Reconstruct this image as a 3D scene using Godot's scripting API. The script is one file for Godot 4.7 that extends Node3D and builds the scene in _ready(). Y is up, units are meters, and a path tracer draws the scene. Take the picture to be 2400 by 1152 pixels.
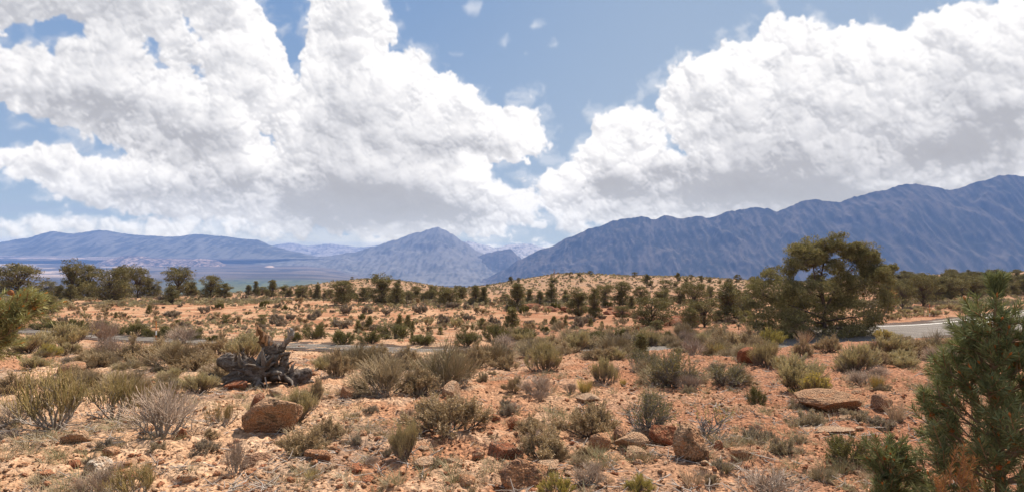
extends Node3D
# A desert slope with sagebrush and pinyon pines, a weathered stump, two roads, a valley and mountains under cumulus clouds.
# Units are metres, the camera stands at x = 0, z = 0 and looks along -z.

const F := 1430.0          # focal length over the photograph's pixel
const HORIZON := 620.0
const EYE := 1.65
const HAZE := 0.00007
const HAZE_TOP := 950.0
const HAZE_LIGHT := Vector3(0.215, 0.36, 0.70)

var rng := RandomNumberGenerator.new()
var names := {}
var mats := {}
var roll := FastNoiseLite.new()
var patch := FastNoiseLite.new()
var grit := FastNoiseLite.new()
var cell := FastNoiseLite.new()
var ridge := FastNoiseLite.new()
var fine := FastNoiseLite.new()


func _ready():
	# camera
	var cam := Camera3D.new()
	cam.name = "camera"
	add_child(cam)
	cam.projection = Camera3D.PROJECTION_FRUSTUM
	cam.near = 0.1
	cam.far = 60000.0
	cam.size = cam.near * 1152.0 / F
	cam.frustum_offset = Vector2(0.0, cam.near * (HORIZON - 576.0) / F)
	cam.position = Vector3(0, EYE, 0)
	# sky, air and exposure
	var env := Environment.new()
	env.background_mode = Environment.BG_SKY
	env.sky = Sky.new()
	var pan := PanoramaSkyMaterial.new()
	pan.panorama = make_sky()
	env.sky.sky_material = pan
	env.tonemap_mode = Environment.TONE_MAPPER_LINEAR
	env.tonemap_exposure = 1.88
	env.background_energy_multiplier = 0.532
	env.fog_enabled = true
	env.fog_density = HAZE
	env.fog_light_color = Color(0.26, 0.455, 1.0).linear_to_srgb()
	env.sdfgi_enabled = true
	env.ssao_enabled = true
	env.ssil_enabled = true
	var we := WorldEnvironment.new()
	we.name = "environment"
	we.environment = env
	add_child(we)
	# sun: high before the camera and to the right
	var sun := DirectionalLight3D.new()
	sun.name = "sun"
	sun.light_color = Color(1.0, 0.95, 0.88)
	sun.light_energy = 1.6
	sun.light_angular_distance = 0.6
	sun.shadow_enabled = true
	add_child(sun)
	sun.look_at_from_position(Vector3.ZERO, -Vector3(sin(SUN_AZ) * cos(SUN_EL), sin(SUN_EL), -cos(SUN_AZ) * cos(SUN_EL)))
	rng.seed = 20240611
	make_noises()
	make_materials()
	# large structure
	build_ground()
	build_roads()
	build_mountains()
	# objects
	build_stump()
	build_boulders()
	build_big_pine()
	build_near_pines()
	build_trees()
	build_shrubs()
	build_roadside()
	build_scatter()


const SUN_AZ := 0.5
const SUN_EL := 0.95


# ---------------------------------------------------------------- naming

func numbered(called: String) -> String:
	var n: int = names.get(called, 0)
	names[called] = n + 1
	return called if n == 0 else "%s_%03d" % [called, n]


func tag(o: Node3D, label: String, category := "", group := "", kind := "") -> Node3D:
	if label: o.set_meta("label", label)
	if category: o.set_meta("category", category)
	if group: o.set_meta("group", group)
	if kind: o.set_meta("kind", kind)
	return o


func thing(called: String, label: String, category: String, at := Vector3.ZERO, turn := 0.0, group := "") -> Node3D:
	var o := Node3D.new()
	o.name = numbered(called)
	add_child(o, true)
	o.position = at
	o.rotation.y = turn
	tag(o, label, category, group)
	return o


func part(called: String, mesh: Mesh, mat: Material, parent: Node3D) -> MeshInstance3D:
	var o := MeshInstance3D.new()
	o.name = called
	o.mesh = mesh
	if mat: mesh.surface_set_material(0, mat)
	parent.add_child(o, true)
	return o


func whole(called: String, mesh: Mesh, mat: Material, at := Vector3.ZERO) -> MeshInstance3D:
	var o := MeshInstance3D.new()
	o.name = numbered(called)
	o.mesh = mesh
	if mat: mesh.surface_set_material(0, mat)
	o.position = at
	add_child(o, true)
	return o


func copy_of(root: Node3D, called: String, label: String, category: String, group := "") -> Node3D:
	var o: Node3D = root.duplicate()
	o.name = numbered(called)
	add_child(o, true)
	for key in ["label", "category", "group", "kind"]:
		if o.has_meta(key): o.remove_meta(key)
	return tag(o, label, category, group)


# what one can find the smaller things by: [x, y, name] in directions from the camera
const MARKS := [[620, 880, "the stump"], [638, 1000, "the pitted tan boulder"], [1500, 820, "the small bright pine"], [1356, 815, "the round pale bush"], [1925, 780, "the big pine"], [365, 790, "the orange snow stake"],
	[893, 705, "the tall dark pinyon"], [615, 690, "the close group of small pinyons"], [416, 695, "the umbrella-shaped pinyon"], [256, 704, "the broad dome-shaped pinyon"], [492, 698, "the heavy-crowned pinyon"], [808, 712, "the double-topped pinyon"],
	[1130, 768, "the egg-shaped young pine"], [948, 768, "the pair of young pines"], [1202, 765, "the tall young pine"], [1355, 768, "the larger grey mound"], [1524, 762, "the very broad olive pinyon"], [1652, 764, "the forked pinyon"], [2096, 718, "the rust-red pine"],
	[2180, 740, "the highway stake"], [2226, 700, "the black-trunked pinyon"], [1955, 965, "the long tan slab"], [1371, 920, "the yellow-green grass tuft"], [902, 910, "the wide reddish broom bush"], [1042, 900, "the tall olive broom bush"], [990, 822, "the bend of the side road"],
	[1299, 645, "the dead snag"], [830, 655, "the top of the first hill"], [1060, 678, "the dip between the hills"], [1280, 728, "the red ledge"], [60, 760, "the sunlit pine branch"], [2300, 900, "the young pine"], [118, 728, "the stout young pinyon"], [1056, 712, "the forward pinyon of the middle row"],
	[1296, 708, "the ragged-sided pinyon"], [1628, 735, "the clear-trunked pinyon"], [1052, 1000, "the widest sagebrush"], [1270, 1065, "the dense low sagebrush"], [1622, 1075, "the tilted boulder"], [128, 990, "the broad ephedra"], [378, 1010, "the bare twiggy bush"], [950, 1065, "the upright grey shrub"],
	[1520, 1010, "the dark bitterbrush"], [2012, 865, "the dome-shaped bush"], [1806, 808, "the bright olive bush"], [350, 730, "the tiny green pine"], [690, 745, "the stump's raised root"], [1226, 1140, "the big orange boulder"], [1985, 1070, "the green-topped bush"], [218, 1108, "the whitish stone"]]
var told := {}


func where(what: String, px: float, py: float, size: float) -> String:
	# a label that says by what the thing stands
	var near := []
	for m in MARKS: near.append([absf(m[0] - px) + absf(m[1] - py) * 2.5, m])
	near.sort_custom(func(a, b): return a[0] < b[0])
	var a: Array = near[0][1]
	var b: Array = near[1][1]
	var way := func(m) -> String: return "beside" if absf(m[0] - px) > absf(m[1] - py) * 3.0 else "beyond" if py < m[1] else "before"
	var big: String = "tiny" if size < 0.6 else "small" if size < 0.9 else "middling" if size < 1.15 else "large"
	var tries := ["%s %s %s" % [what, way.call(a), a[2]], "%s %s %s %s" % [big, what, way.call(a), a[2]], "%s between %s and %s" % [what, a[2], b[2]], "%s %s between %s and %s" % [big, what, a[2], b[2]], "%s %s %s, also near %s" % [what, way.call(a), a[2], near[2][1][2]]]
	for t in tries:
		if t.split(" ").size() <= 16 and not told.has(t):
			told[t] = true
			return t
	return tries[1]


# ---------------------------------------------------------------- mesh buffer

class Buf:
	var v := PackedVector3Array()
	var n := PackedVector3Array()
	var c := PackedColorArray()
	var idx := PackedInt32Array()

	func tri(p: Vector3, q: Vector3, r: Vector3, col: Color) -> void:
		var nn := (p - r).cross(p - q).normalized()
		var k := v.size()
		v.append(p); v.append(q); v.append(r)
		n.append(nn); n.append(nn); n.append(nn)
		c.append(col); c.append(col); c.append(col)
		idx.append(k); idx.append(k + 1); idx.append(k + 2)

	func quad(p: Vector3, q: Vector3, r: Vector3, s: Vector3, col: Color) -> void:
		var nn := (p - r).cross(p - q).normalized()
		var k := v.size()
		v.append(p); v.append(q); v.append(r); v.append(s)
		for i in 4:
			n.append(nn)
			c.append(col)
		idx.append_array(PackedInt32Array([k, k + 1, k + 2, k, k + 2, k + 3]))

	# a leaf: a slim four-cornered blade from p along d, bent about its middle
	func leaf(p: Vector3, d: Vector3, side: Vector3, length: float, width: float, col: Color) -> void:
		var m := p + d * length * 0.5
		var e := p + d * length
		quad(p, m + side * width * 0.5, e, m - side * width * 0.5, col)

	func needle(p: Vector3, d: Vector3, side: Vector3, length: float, width: float, col: Color) -> void:
		tri(p - side * width * 0.5, p + side * width * 0.5, p + d * length, col)

	func face(a: int, b: int, d: int) -> void:
		if (v[a] - v[d]).cross(v[a] - v[b]).dot(n[a] + n[b] + n[d]) < 0.0:
			idx.append(a); idx.append(d); idx.append(b)
		else:
			idx.append(a); idx.append(b); idx.append(d)

	func tube(pts: Array, radii: Array, sides: int, c0: Color, c1: Color) -> void:
		var start := v.size()
		var m := pts.size()
		var side := Vector3.RIGHT
		for i in m:
			var d: Vector3 = (pts[mini(i + 1, m - 1)] - pts[maxi(i - 1, 0)]).normalized()
			side = (side - d * side.dot(d))
			if side.length() < 0.05:
				side = d.cross(Vector3.UP) if absf(d.y) < 0.9 else d.cross(Vector3.RIGHT)
			side = side.normalized()
			var up := d.cross(side)
			var col := c0.lerp(c1, i / maxf(1.0, m - 1.0))
			for k in sides:
				var a := TAU * k / sides
				var nn := side * cos(a) + up * sin(a)
				v.append(pts[i] + nn * radii[i])
				n.append(nn)
				c.append(col)
		for i in m - 1:
			for k in sides:
				var a := start + i * sides + k
				var b := start + i * sides + (k + 1) % sides
				face(a, b, b + sides)
				face(a, b + sides, a + sides)
		# the thick end is closed
		if sides > 4:
			for end in [0, m - 1]:
				var mid := v.size()
				v.append(pts[end])
				var d: Vector3 = (pts[0] - pts[1]).normalized() if end == 0 else (pts[m - 1] - pts[m - 2]).normalized()
				n.append(d)
				c.append(c0 if end == 0 else c1)
				for k in sides:
					face(mid, start + end * sides + k, start + end * sides + (k + 1) % sides)

	func mesh() -> ArrayMesh:
		var a := []
		a.resize(Mesh.ARRAY_MAX)
		a[Mesh.ARRAY_VERTEX] = v
		a[Mesh.ARRAY_NORMAL] = n
		a[Mesh.ARRAY_COLOR] = c
		a[Mesh.ARRAY_INDEX] = idx
		var m := ArrayMesh.new()
		m.add_surface_from_arrays(Mesh.PRIMITIVE_TRIANGLES, a)
		return m


func rnd(a: float, b: float) -> float:
	return rng.randf_range(a, b)


func any_dir() -> Vector3:
	var z := rnd(-1.0, 1.0)
	var a := rnd(0.0, TAU)
	var r := sqrt(1.0 - z * z)
	return Vector3(r * cos(a), z, r * sin(a))


func across(d: Vector3) -> Vector3:
	var s := d.cross(any_dir())
	return s.normalized() if s.length() > 0.01 else d.cross(Vector3(0.3, 0.9, 0.2)).normalized()


func shade(c: Color, by: float) -> Color:
	return Color(c.r * by, c.g * by, c.b * by)


# ---------------------------------------------------------------- noises and materials

func noise(o: FastNoiseLite, sd: int, freq: float, octaves: int, kind := FastNoiseLite.TYPE_SIMPLEX_SMOOTH) -> void:
	o.seed = sd
	o.noise_type = kind
	o.frequency = freq
	o.fractal_octaves = octaves


func make_noises() -> void:
	noise(roll, 3, 0.16, 4)
	noise(patch, 8, 0.35, 4)
	noise(grit, 21, 2.6, 3)
	noise(cell, 5, 9.0, 2, FastNoiseLite.TYPE_CELLULAR)
	cell.cellular_return_type = FastNoiseLite.RETURN_DISTANCE
	noise(ridge, 14, 1.0, 5)
	ridge.fractal_type = FastNoiseLite.FRACTAL_RIDGED
	noise(fine, 33, 1.0, 4)


func grey_texture(n: FastNoiseLite, size: int, low: float, high: float) -> ImageTexture:
	var im := n.get_seamless_image(size, size)
	im.convert(Image.FORMAT_L8)
	var d := im.get_data()
	for i in d.size():
		d[i] = int(clampf(lerpf(low, high, d[i] / 255.0), 0.0, 1.0) * 255.0)
	return ImageTexture.create_from_image(Image.create_from_data(size, size, false, Image.FORMAT_L8, d))


func make_materials() -> void:
	var a := FastNoiseLite.new()
	noise(a, 2, 0.035, 5)
	var speckle := grey_texture(a, 512, 0.5, 1.12)
	var b := FastNoiseLite.new()
	noise(b, 6, 0.045, 4, FastNoiseLite.TYPE_CELLULAR)
	b.cellular_return_type = FastNoiseLite.RETURN_DISTANCE
	var stones := grey_texture(b, 512, 1.0, 0.0)
	var pc := FastNoiseLite.new()
	noise(pc, 16, 0.03, 3, FastNoiseLite.TYPE_CELLULAR)
	pc.cellular_return_type = FastNoiseLite.RETURN_DISTANCE
	var pits := grey_texture(pc, 512, 0.0, 1.4)
	mats.ground = plain_mat(0.95)
	mats.ground.albedo_texture = speckle
	mats.ground.heightmap_enabled = true
	mats.ground.heightmap_texture = stones
	mats.ground.heightmap_scale = 3.5
	planar(mats.ground, 0.9)
	mats.rock = plain_mat(0.92)
	mats.rock.albedo_texture = speckle
	mats.rock.heightmap_enabled = true
	mats.rock.heightmap_texture = pits
	mats.rock.heightmap_scale = 2.2
	planar(mats.rock, 3.2)
	mats.far = plain_mat(1.0)
	mats.far.metallic_specular = 0.0
	mats.leaf = plain_mat(0.75)
	mats.leaf.metallic_specular = 0.25
	mats.leaf.backlight_enabled = true
	mats.leaf.backlight = Color(0.6, 0.6, 0.5)
	mats.leaf.cull_mode = BaseMaterial3D.CULL_DISABLED
	mats.wood = plain_mat(0.9)
	var g := FastNoiseLite.new()
	noise(g, 40, 0.05, 4)
	var grain := grey_texture(g, 256, 0.45, 1.15)
	mats.bark = plain_mat(0.95)
	mats.bark.albedo_texture = grain
	mats.bark.heightmap_enabled = true
	mats.bark.heightmap_texture = grain
	mats.bark.heightmap_scale = 1.0
	mats.bark.uv1_triplanar = true
	mats.bark.uv1_scale = Vector3(9, 2.2, 9)
	mats.stump = plain_mat(0.85)
	mats.stump.albedo_texture = grain
	mats.stump.heightmap_enabled = true
	mats.stump.heightmap_texture = grain
	mats.stump.heightmap_scale = 1.5
	mats.stump.uv1_triplanar = true
	mats.stump.uv1_scale = Vector3(1.6, 9, 7)
	mats.asphalt = plain_mat(0.9)
	mats.asphalt.metallic_specular = 0.05
	mats.asphalt.albedo_texture = speckle
	planar(mats.asphalt, 0.7)
	mats.paint = plain_mat(0.7)
	mats.metal = plain_mat(0.6)


func plain_mat(rough: float) -> StandardMaterial3D:
	var m := StandardMaterial3D.new()
	m.vertex_color_use_as_albedo = true
	m.roughness = rough
	m.metallic_specular = 0.2
	return m


func planar(m: StandardMaterial3D, per_metre: float) -> void:
	m.uv1_triplanar = true
	m.uv1_world_triplanar = true
	m.uv1_scale = Vector3.ONE * per_metre


# ---------------------------------------------------------------- the lie of the land

const PROFILE := [[0.0, 1.65], [4.0, 1.65], [6.0, 1.70], [9.0, 1.84], [12.4, 2.0], [16.0, 2.35], [20.0, 2.75], [24.0, 3.15], [30.0, 3.70], [40.0, 4.4], [50.0, 5.0], [60.0, 5.15], [80.0, 5.3], [100.0, 5.65], [130.0, 6.0], [200.0, 6.6]]
const CREST := [[-220.0, 11.5], [-110.0, 11.0], [-80.0, 10.4], [-70.0, 9.8], [-63.0, 7.4], [-52.0, 4.9], [-42.0, 5.2], [-28.0, 7.3], [-19.0, 8.0], [-7.0, 6.7], [7.0, 4.3], [18.0, 2.9], [35.0, 3.5], [56.0, 4.0], [70.0, 4.6], [84.0, 5.5], [105.0, 5.8], [126.0, 5.0], [147.0, 3.6], [168.0, 2.6], [220.0, 1.4]]
const VALLEY := [[600.0, 40.0], [900.0, 62.0], [1500.0, 92.0], [3000.0, 128.0], [5000.0, 142.0], [7000.0, 105.0], [9000.0, 30.0], [12000.0, -110.0], [14000.0, -200.0], [20000.0, -320.0]]
const VALLEY_MID := [[600.0, 40.0], [900.0, 62.0], [1500.0, 92.0], [3000.0, 150.0], [5000.0, 210.0], [8000.0, 270.0], [9500.0, 240.0], [12000.0, 150.0], [20000.0, 100.0]]


func along(t: float, list: Array) -> float:
	if t <= list[0][0]: return list[0][1]
	for k in range(1, list.size()):
		if t < list[k][0]:
			var a: Array = list[k - 1]
			var b: Array = list[k]
			var s: float = (t - a[0]) / (b[0] - a[0])
			# a smooth curve through the points
			var m0: float = (b[1] - list[maxi(k - 2, 0)][1]) / maxf(0.001, b[0] - list[maxi(k - 2, 0)][0])
			var m1: float = (list[mini(k + 1, list.size() - 1)][1] - a[1]) / (list[mini(k + 1, list.size() - 1)][0] - a[0])
			var h: float = b[0] - a[0]
			var s2 := s * s
			var s3 := s2 * s
			return (2 * s3 - 3 * s2 + 1) * a[1] + (s3 - 2 * s2 + s) * h * m0 + (3 * s2 - 2 * s3) * b[1] + (s3 - s2) * h * m1
	return list[-1][1]


const SIDE_ROAD := [Vector2(-62, -63), Vector2(-46, -51), Vector2(-32.8, -41.5), Vector2(-22, -33.5), Vector2(-14.2, -28.0), Vector2(-8.5, -23.2), Vector2(-3.2, -20.6), Vector2(1.5, -21.6), Vector2(5.5, -25.5), Vector2(10, -31.5), Vector2(15, -38.5)]
const HIGHWAY := [Vector2(5, -27.5), Vector2(16.0, -36.6), Vector2(34.2, -47.8), Vector2(52.0, -60.8), Vector2(82.0, -82.5), Vector2(120.0, -110.0)]
var road_lines := []


func road_y(line: int, s: float) -> float:
	# level of a road at its middle, s along it
	var p: Array = road_lines[line]
	s = clampf(s, 0.0, p.size() - 1.001)
	var k := int(s)
	return lerpf(p[k].z, p[k + 1].z, s - k)


func bare(x: float, z: float) -> float:
	var d := -z
	var low := along(minf(d, 200.0), PROFILE)
	var drop := low
	if d > 95.0:
		var c := along(x, CREST)
		drop = lerpf(along(minf(d, 130.0), PROFILE), c, smoothstep(95.0, 200.0, d))
		if d > 200.0:
			var left := smoothstep(-0.13, -0.34, x / d)
			var v := lerpf(along(d, VALLEY_MID), along(d, VALLEY), left)
			drop = lerpf(c + (d - 200.0) * 0.02, v, smoothstep(200.0, 700.0, d)) if d < 700.0 else v
	var y := EYE - drop
	if d < 400.0:
		y += roll.get_noise_2d(x, z) * 0.10 * smoothstep(2.0, 16.0, d) * (1.0 + smoothstep(50.0, 130.0, d) * 2.0)
		y += patch.get_noise_2d(x, z) * 0.05
	return y


func land(x: float, z: float) -> float:
	var y := bare(x, z)
	if z < -15.0 and z > -120.0:
		for line in road_lines.size():
			var p: Array = road_lines[line]
			var half: float = [1.3, 4.1][line]
			var best := 1e9
			var level := 0.0
			for k in p.size() - 1:
				var a: Vector3 = p[k]
				var b: Vector3 = p[k + 1]
				if x < minf(a.x, b.x) - 12.0 or x > maxf(a.x, b.x) + 12.0: continue
				var e := Vector2(b.x - a.x, b.y - a.y)
				var w := Vector2(x - a.x, z - a.y)
				var t := clampf(w.dot(e) / e.length_squared(), 0.0, 1.0)
				var q := w.distance_to(e * t)
				if q < best:
					best = q
					level = lerpf(a.z, b.z, t)
			y = lerpf(level, y, smoothstep(half, half + (1.8 if z > p[0].y * 0.0 and x > -1.0 and x < 18.0 else 3.2), best))
	return y


func make_road_lines() -> void:
	road_lines = []
	var made := []
	for line in [SIDE_ROAD, HIGHWAY]:
		var c := Curve2D.new()
		for k in line.size():
			var t: Vector2 = (line[mini(k + 1, line.size() - 1)] - line[maxi(k - 1, 0)]) * 0.17
			c.add_point(line[k], -t, t)
		var pts := []
		var n := int(c.get_baked_length() / 1.2)
		for k in n + 1:
			var p := c.sample_baked(c.get_baked_length() * k / n)
			pts.append(Vector3(p.x, p.y, bare(p.x, p.y) - 0.05 - (0.6 * smoothstep(-1.0, 3.0, p.x) if line == SIDE_ROAD else 0.7 * smoothstep(25.0, 17.0, p.x))))
		# even out the level
		for again in 12:
			var q := pts.duplicate()
			for k in range(1, pts.size() - 1):
				q[k].z = (pts[k - 1].z + pts[k].z * 2.0 + pts[k + 1].z) / 4.0
			pts = q
		made.append(pts)
	road_lines = made


func spot(px: float, py: float) -> Vector3:
	# where the ground is met in that direction
	var k := (py - HORIZON) / F
	var u := (px - 1200.0) / F
	var d := 1.6
	var last := d
	while d < 420.0:
		if EYE - k * d <= land(u * d, -d):
			break
		last = d
		d *= 1.02
	for again in 12:
		var m := (last + d) * 0.5
		if EYE - k * m <= land(u * m, -m): d = m
		else: last = m
	return Vector3(u * d, land(u * d, -d), -d)


func relief(x: float, z: float, d: float) -> float:
	# crust, clods and half-buried stones
	if d > 45.0: return 0.0
	var k := 1.0 - smoothstep(22.0, 45.0, d)
	var slab := smoothstep(0.12, 0.2, patch.get_noise_2d(x * 2.4 + 40.0, z * 2.4))
	var c := clampf(0.55 - (cell.get_noise_2d(x, z) + 1.0) * 0.9, 0.0, 1.0)
	return k * (slab * 0.028 + grit.get_noise_2d(x, z) * 0.036 + c * 0.085 * (0.35 + 0.65 * smoothstep(-0.2, 0.3, grit.get_noise_2d(x * 0.31, z * 0.31))))


func soil(x: float, z: float, d: float) -> Color:
	var n := patch.get_noise_2d(x * 0.6, z * 0.6)
	var m := roll.get_noise_2d(x * 0.9 + 200.0, z * 0.9)
	var c := Color(0.485, 0.25, 0.142)
	c = c.lerp(Color(0.40, 0.165, 0.082), smoothstep(0.0, 0.4, m) * 0.7)
	c = c.lerp(Color(0.64, 0.405, 0.25), smoothstep(-0.2, 0.25, n + 0.25 * smoothstep(0.0, -4.0, x) * smoothstep(14.0, 5.0, d)) * 0.8)
	if d < 45.0:
		var slab := smoothstep(0.12, 0.22, patch.get_noise_2d(x * 2.4 + 40.0, z * 2.4))
		c = c.lerp(Color(0.66, 0.46, 0.31), slab * 0.6)
		c = c.lerp(Color(0.30, 0.21, 0.155), smoothstep(0.16, 0.42, patch.get_noise_2d(x * 1.3 - 70.0, z * 1.3)) * 0.6)
	# towards the right the soil is redder
	c = c.lerp(Color(0.37, 0.165, 0.092), 0.8 * smoothstep(-1.5, 4.5, x + d * 0.05) * (1.0 - 0.5 * smoothstep(30.0, 70.0, d)))
	if d > 85.0:
		var far := smoothstep(85.0, 150.0, d)
		c = c.lerp(Color(0.40, 0.255, 0.17).lerp(Color(0.44, 0.26, 0.155), smoothstep(-0.2, 0.3, m)), far)
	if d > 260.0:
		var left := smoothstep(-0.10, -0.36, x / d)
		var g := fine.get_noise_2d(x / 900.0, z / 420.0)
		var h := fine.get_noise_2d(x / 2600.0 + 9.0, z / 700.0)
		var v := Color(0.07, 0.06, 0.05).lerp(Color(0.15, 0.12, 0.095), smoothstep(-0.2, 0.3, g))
		v = v.lerp(Color(0.74, 0.56, 0.42), smoothstep(-0.02, 0.07, h) * left * (0.18 + 0.82 * smoothstep(-0.55, -0.70, x / d)) * smoothstep(5200.0, 7500.0, d))  # sunlit stripes between cloud shadows, painted as tan bands on the dark floor
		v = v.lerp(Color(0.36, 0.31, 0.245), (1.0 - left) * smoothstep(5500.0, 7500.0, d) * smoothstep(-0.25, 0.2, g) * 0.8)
		# watered fields on the valley floor
		var fields := smoothstep(1900.0, 2600.0, d) * smoothstep(6200.0, 5000.0, d) * smoothstep(-0.62, -0.5, x / d) * smoothstep(-0.22, -0.36, x / d)
		v = v.lerp(Color(0.11, 0.17, 0.06).lerp(Color(0.24, 0.30, 0.10), smoothstep(0.0, 0.25, fine.get_noise_2d(x / 260.0, z / 300.0 + 5.0))), fields * 0.5)
		v = v.lerp(Color(0.05, 0.075, 0.04), fields * smoothstep(0.18, 0.3, fine.get_noise_2d(x / 150.0 + 3.0, z / 90.0)))
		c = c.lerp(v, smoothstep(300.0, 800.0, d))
	return c


func grid_mesh(w: int, h: int, v: PackedVector3Array, c: PackedColorArray) -> ArrayMesh:
	var n := PackedVector3Array()
	n.resize(w * h)
	var idx := PackedInt32Array()
	idx.resize((w - 1) * (h - 1) * 6)
	var k := 0
	for j in h:
		var ju := maxi(j - 1, 0) * w
		var jd := mini(j + 1, h - 1) * w
		for i in w:
			var a := v[j * w + mini(i + 1, w - 1)] - v[j * w + maxi(i - 1, 0)]
			var b := v[jd + i] - v[ju + i]
			var nn := a.cross(b).normalized()
			n[j * w + i] = nn if nn.y >= 0.0 else -nn
			if j < h - 1 and i < w - 1:
				var q := j * w + i
				# rows run away from the camera, columns to the right
				idx[k] = q; idx[k + 1] = q + w; idx[k + 2] = q + w + 1
				idx[k + 3] = q; idx[k + 4] = q + w + 1; idx[k + 5] = q + 1
				k += 6
	var arr := []
	arr.resize(Mesh.ARRAY_MAX)
	arr[Mesh.ARRAY_VERTEX] = v
	arr[Mesh.ARRAY_NORMAL] = n
	arr[Mesh.ARRAY_COLOR] = c
	arr[Mesh.ARRAY_INDEX] = idx
	var m := ArrayMesh.new()
	m.add_surface_from_arrays(Mesh.PRIMITIVE_TRIANGLES, arr)
	return m


func build_ground() -> void:
	make_road_lines()
	var us := PackedFloat32Array()
	var u := -1.9
	while u < 1.9:
		us.append(u)
		u += 0.0042 if absf(u) < 0.9 else 0.04
	var ds := PackedFloat32Array()
	var d := 1.2
	while d < 24000.0:
		ds.append(d)
		d *= 1.012 if d < 3.4 else 1.0052 if d < 24.0 else 1.0085 if d < 280.0 else 1.03
	var w := us.size()
	var h := ds.size()
	var v := PackedVector3Array()
	var c := PackedColorArray()
	v.resize(w * h)
	c.resize(w * h)
	for j in h:
		d = ds[j]
		for i in w:
			var x := us[i] * d
			var y := land(x, -d)
			if d < 45.0: y += relief(x, -d, d)
			v[j * w + i] = Vector3(x, y, -d)
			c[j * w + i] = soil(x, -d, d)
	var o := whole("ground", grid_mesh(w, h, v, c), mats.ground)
	tag(o, "", "", "", "structure")


# ---------------------------------------------------------------- roads

func strip(line: int, from: float, to: float, a: float, b: float, lift: float, col: Color, ragged := 0.0) -> ArrayMesh:
	# a band along a road from a to b metres off its middle, from and to as shares of its length
	var p: Array = road_lines[line]
	var n := p.size()
	var k0 := int(from * (n - 1))
	var k1 := int(to * (n - 1))
	var across_n := 6
	var v := PackedVector3Array()
	var c := PackedColorArray()
	var rows := 0
	for k in range(k0, k1 + 1):
		for half in 3:
			if k == k1 and half > 0: break
			var t := half / 3.0
			var q: Vector3 = p[k].lerp(p[mini(k + 1, n - 1)], t)
			var e: Vector3 = p[mini(k + 1, n - 1)] - p[maxi(k - 1, 0)]
			var side := Vector2(-e.y, e.x).normalized()
			if side.y < 0.0: side = -side
			var wob_a := ragged * fine.get_noise_2d(q.x * 1.3, q.y * 1.3)
			var wob_b := ragged * fine.get_noise_2d(q.x * 1.3 + 50.0, q.y * 1.3)
			for i in across_n + 1:
				var s := lerpf(a + wob_a, b + wob_b, i / float(across_n))
				var x := q.x + side.x * s
				var z := q.y + side.y * s
				v.append(Vector3(x, maxf(q.z, land(x, z)) + lift, z))
				var g := 0.86 + 0.3 * fine.get_noise_2d(x * 0.5, z * 0.5) + 0.10 * fine.get_noise_2d(x * 4.0, z * 4.0)
				c.append(shade(col, g))
			rows += 1
	return grid_mesh(across_n + 1, rows, v, c)


func lay(called: String, label: String, line: int, from: float, to: float, a: float, b: float, lift: float, col: Color, mat: String, ragged := 0.0) -> void:
	var o := whole(called, strip(line, from, to, a, b, lift, col, ragged), mats[mat])
	tag(o, label, "", "", "structure")


func build_roads() -> void:
	lay("side_road_shoulder", "", 0, 0.0, 1.0, -1.4, 1.1, 0.035, Color(0.15, 0.105, 0.085), "ground", 0.5)
	lay("side_road", "", 0, 0.0, 1.0, -0.6, 0.6, 0.045, Color(0.24, 0.212, 0.19), "asphalt", 0.16)
	lay("side_road_worn_edge", "", 0, 0.0, 1.0, -0.58, -0.36, 0.050, Color(0.36, 0.33, 0.30), "asphalt", 0.2)
	lay("side_road_near_edge", "", 0, 0.0, 1.0, 0.46, 0.58, 0.050, Color(0.33, 0.305, 0.28), "asphalt", 0.15)
	lay("highway_shoulder", "", 1, 0.0, 1.0, -4.6, 4.4, 0.03, Color(0.17, 0.12, 0.10), "ground", 0.6)
	lay("highway", "", 1, 0.0, 1.0, -3.0, 3.4, 0.045, Color(0.30, 0.272, 0.25), "asphalt", 0.05)
	lay("highway_gutter", "", 1, 0.3, 1.0, -3.75, -3.2, 0.055, Color(0.42, 0.385, 0.34), "asphalt", 0.25)
	lay("highway_edge_line", "", 1, 0.22, 1.0, -2.50, -2.36, 0.050, Color(0.95, 0.93, 0.88), "paint")
	lay("highway_centre_line", "", 1, 0.25, 1.0, 1.22, 1.36, 0.050, Color(0.75, 0.52, 0.14), "paint")
	for k in range(2, 9):
		lay("highway_lane_dash" if k == 2 else "highway_lane_dash_%03d" % k, "", 1, 0.10 + k * 0.1, 0.10 + k * 0.1 + 0.042, -0.62, -0.48, 0.050, Color(0.93, 0.91, 0.87), "paint")


# ---------------------------------------------------------------- mountains

func pairs(flat: Array) -> Array:
	var out := []
	for k in range(0, flat.size(), 2): out.append([flat[k], flat[k + 1]])
	return out


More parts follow.
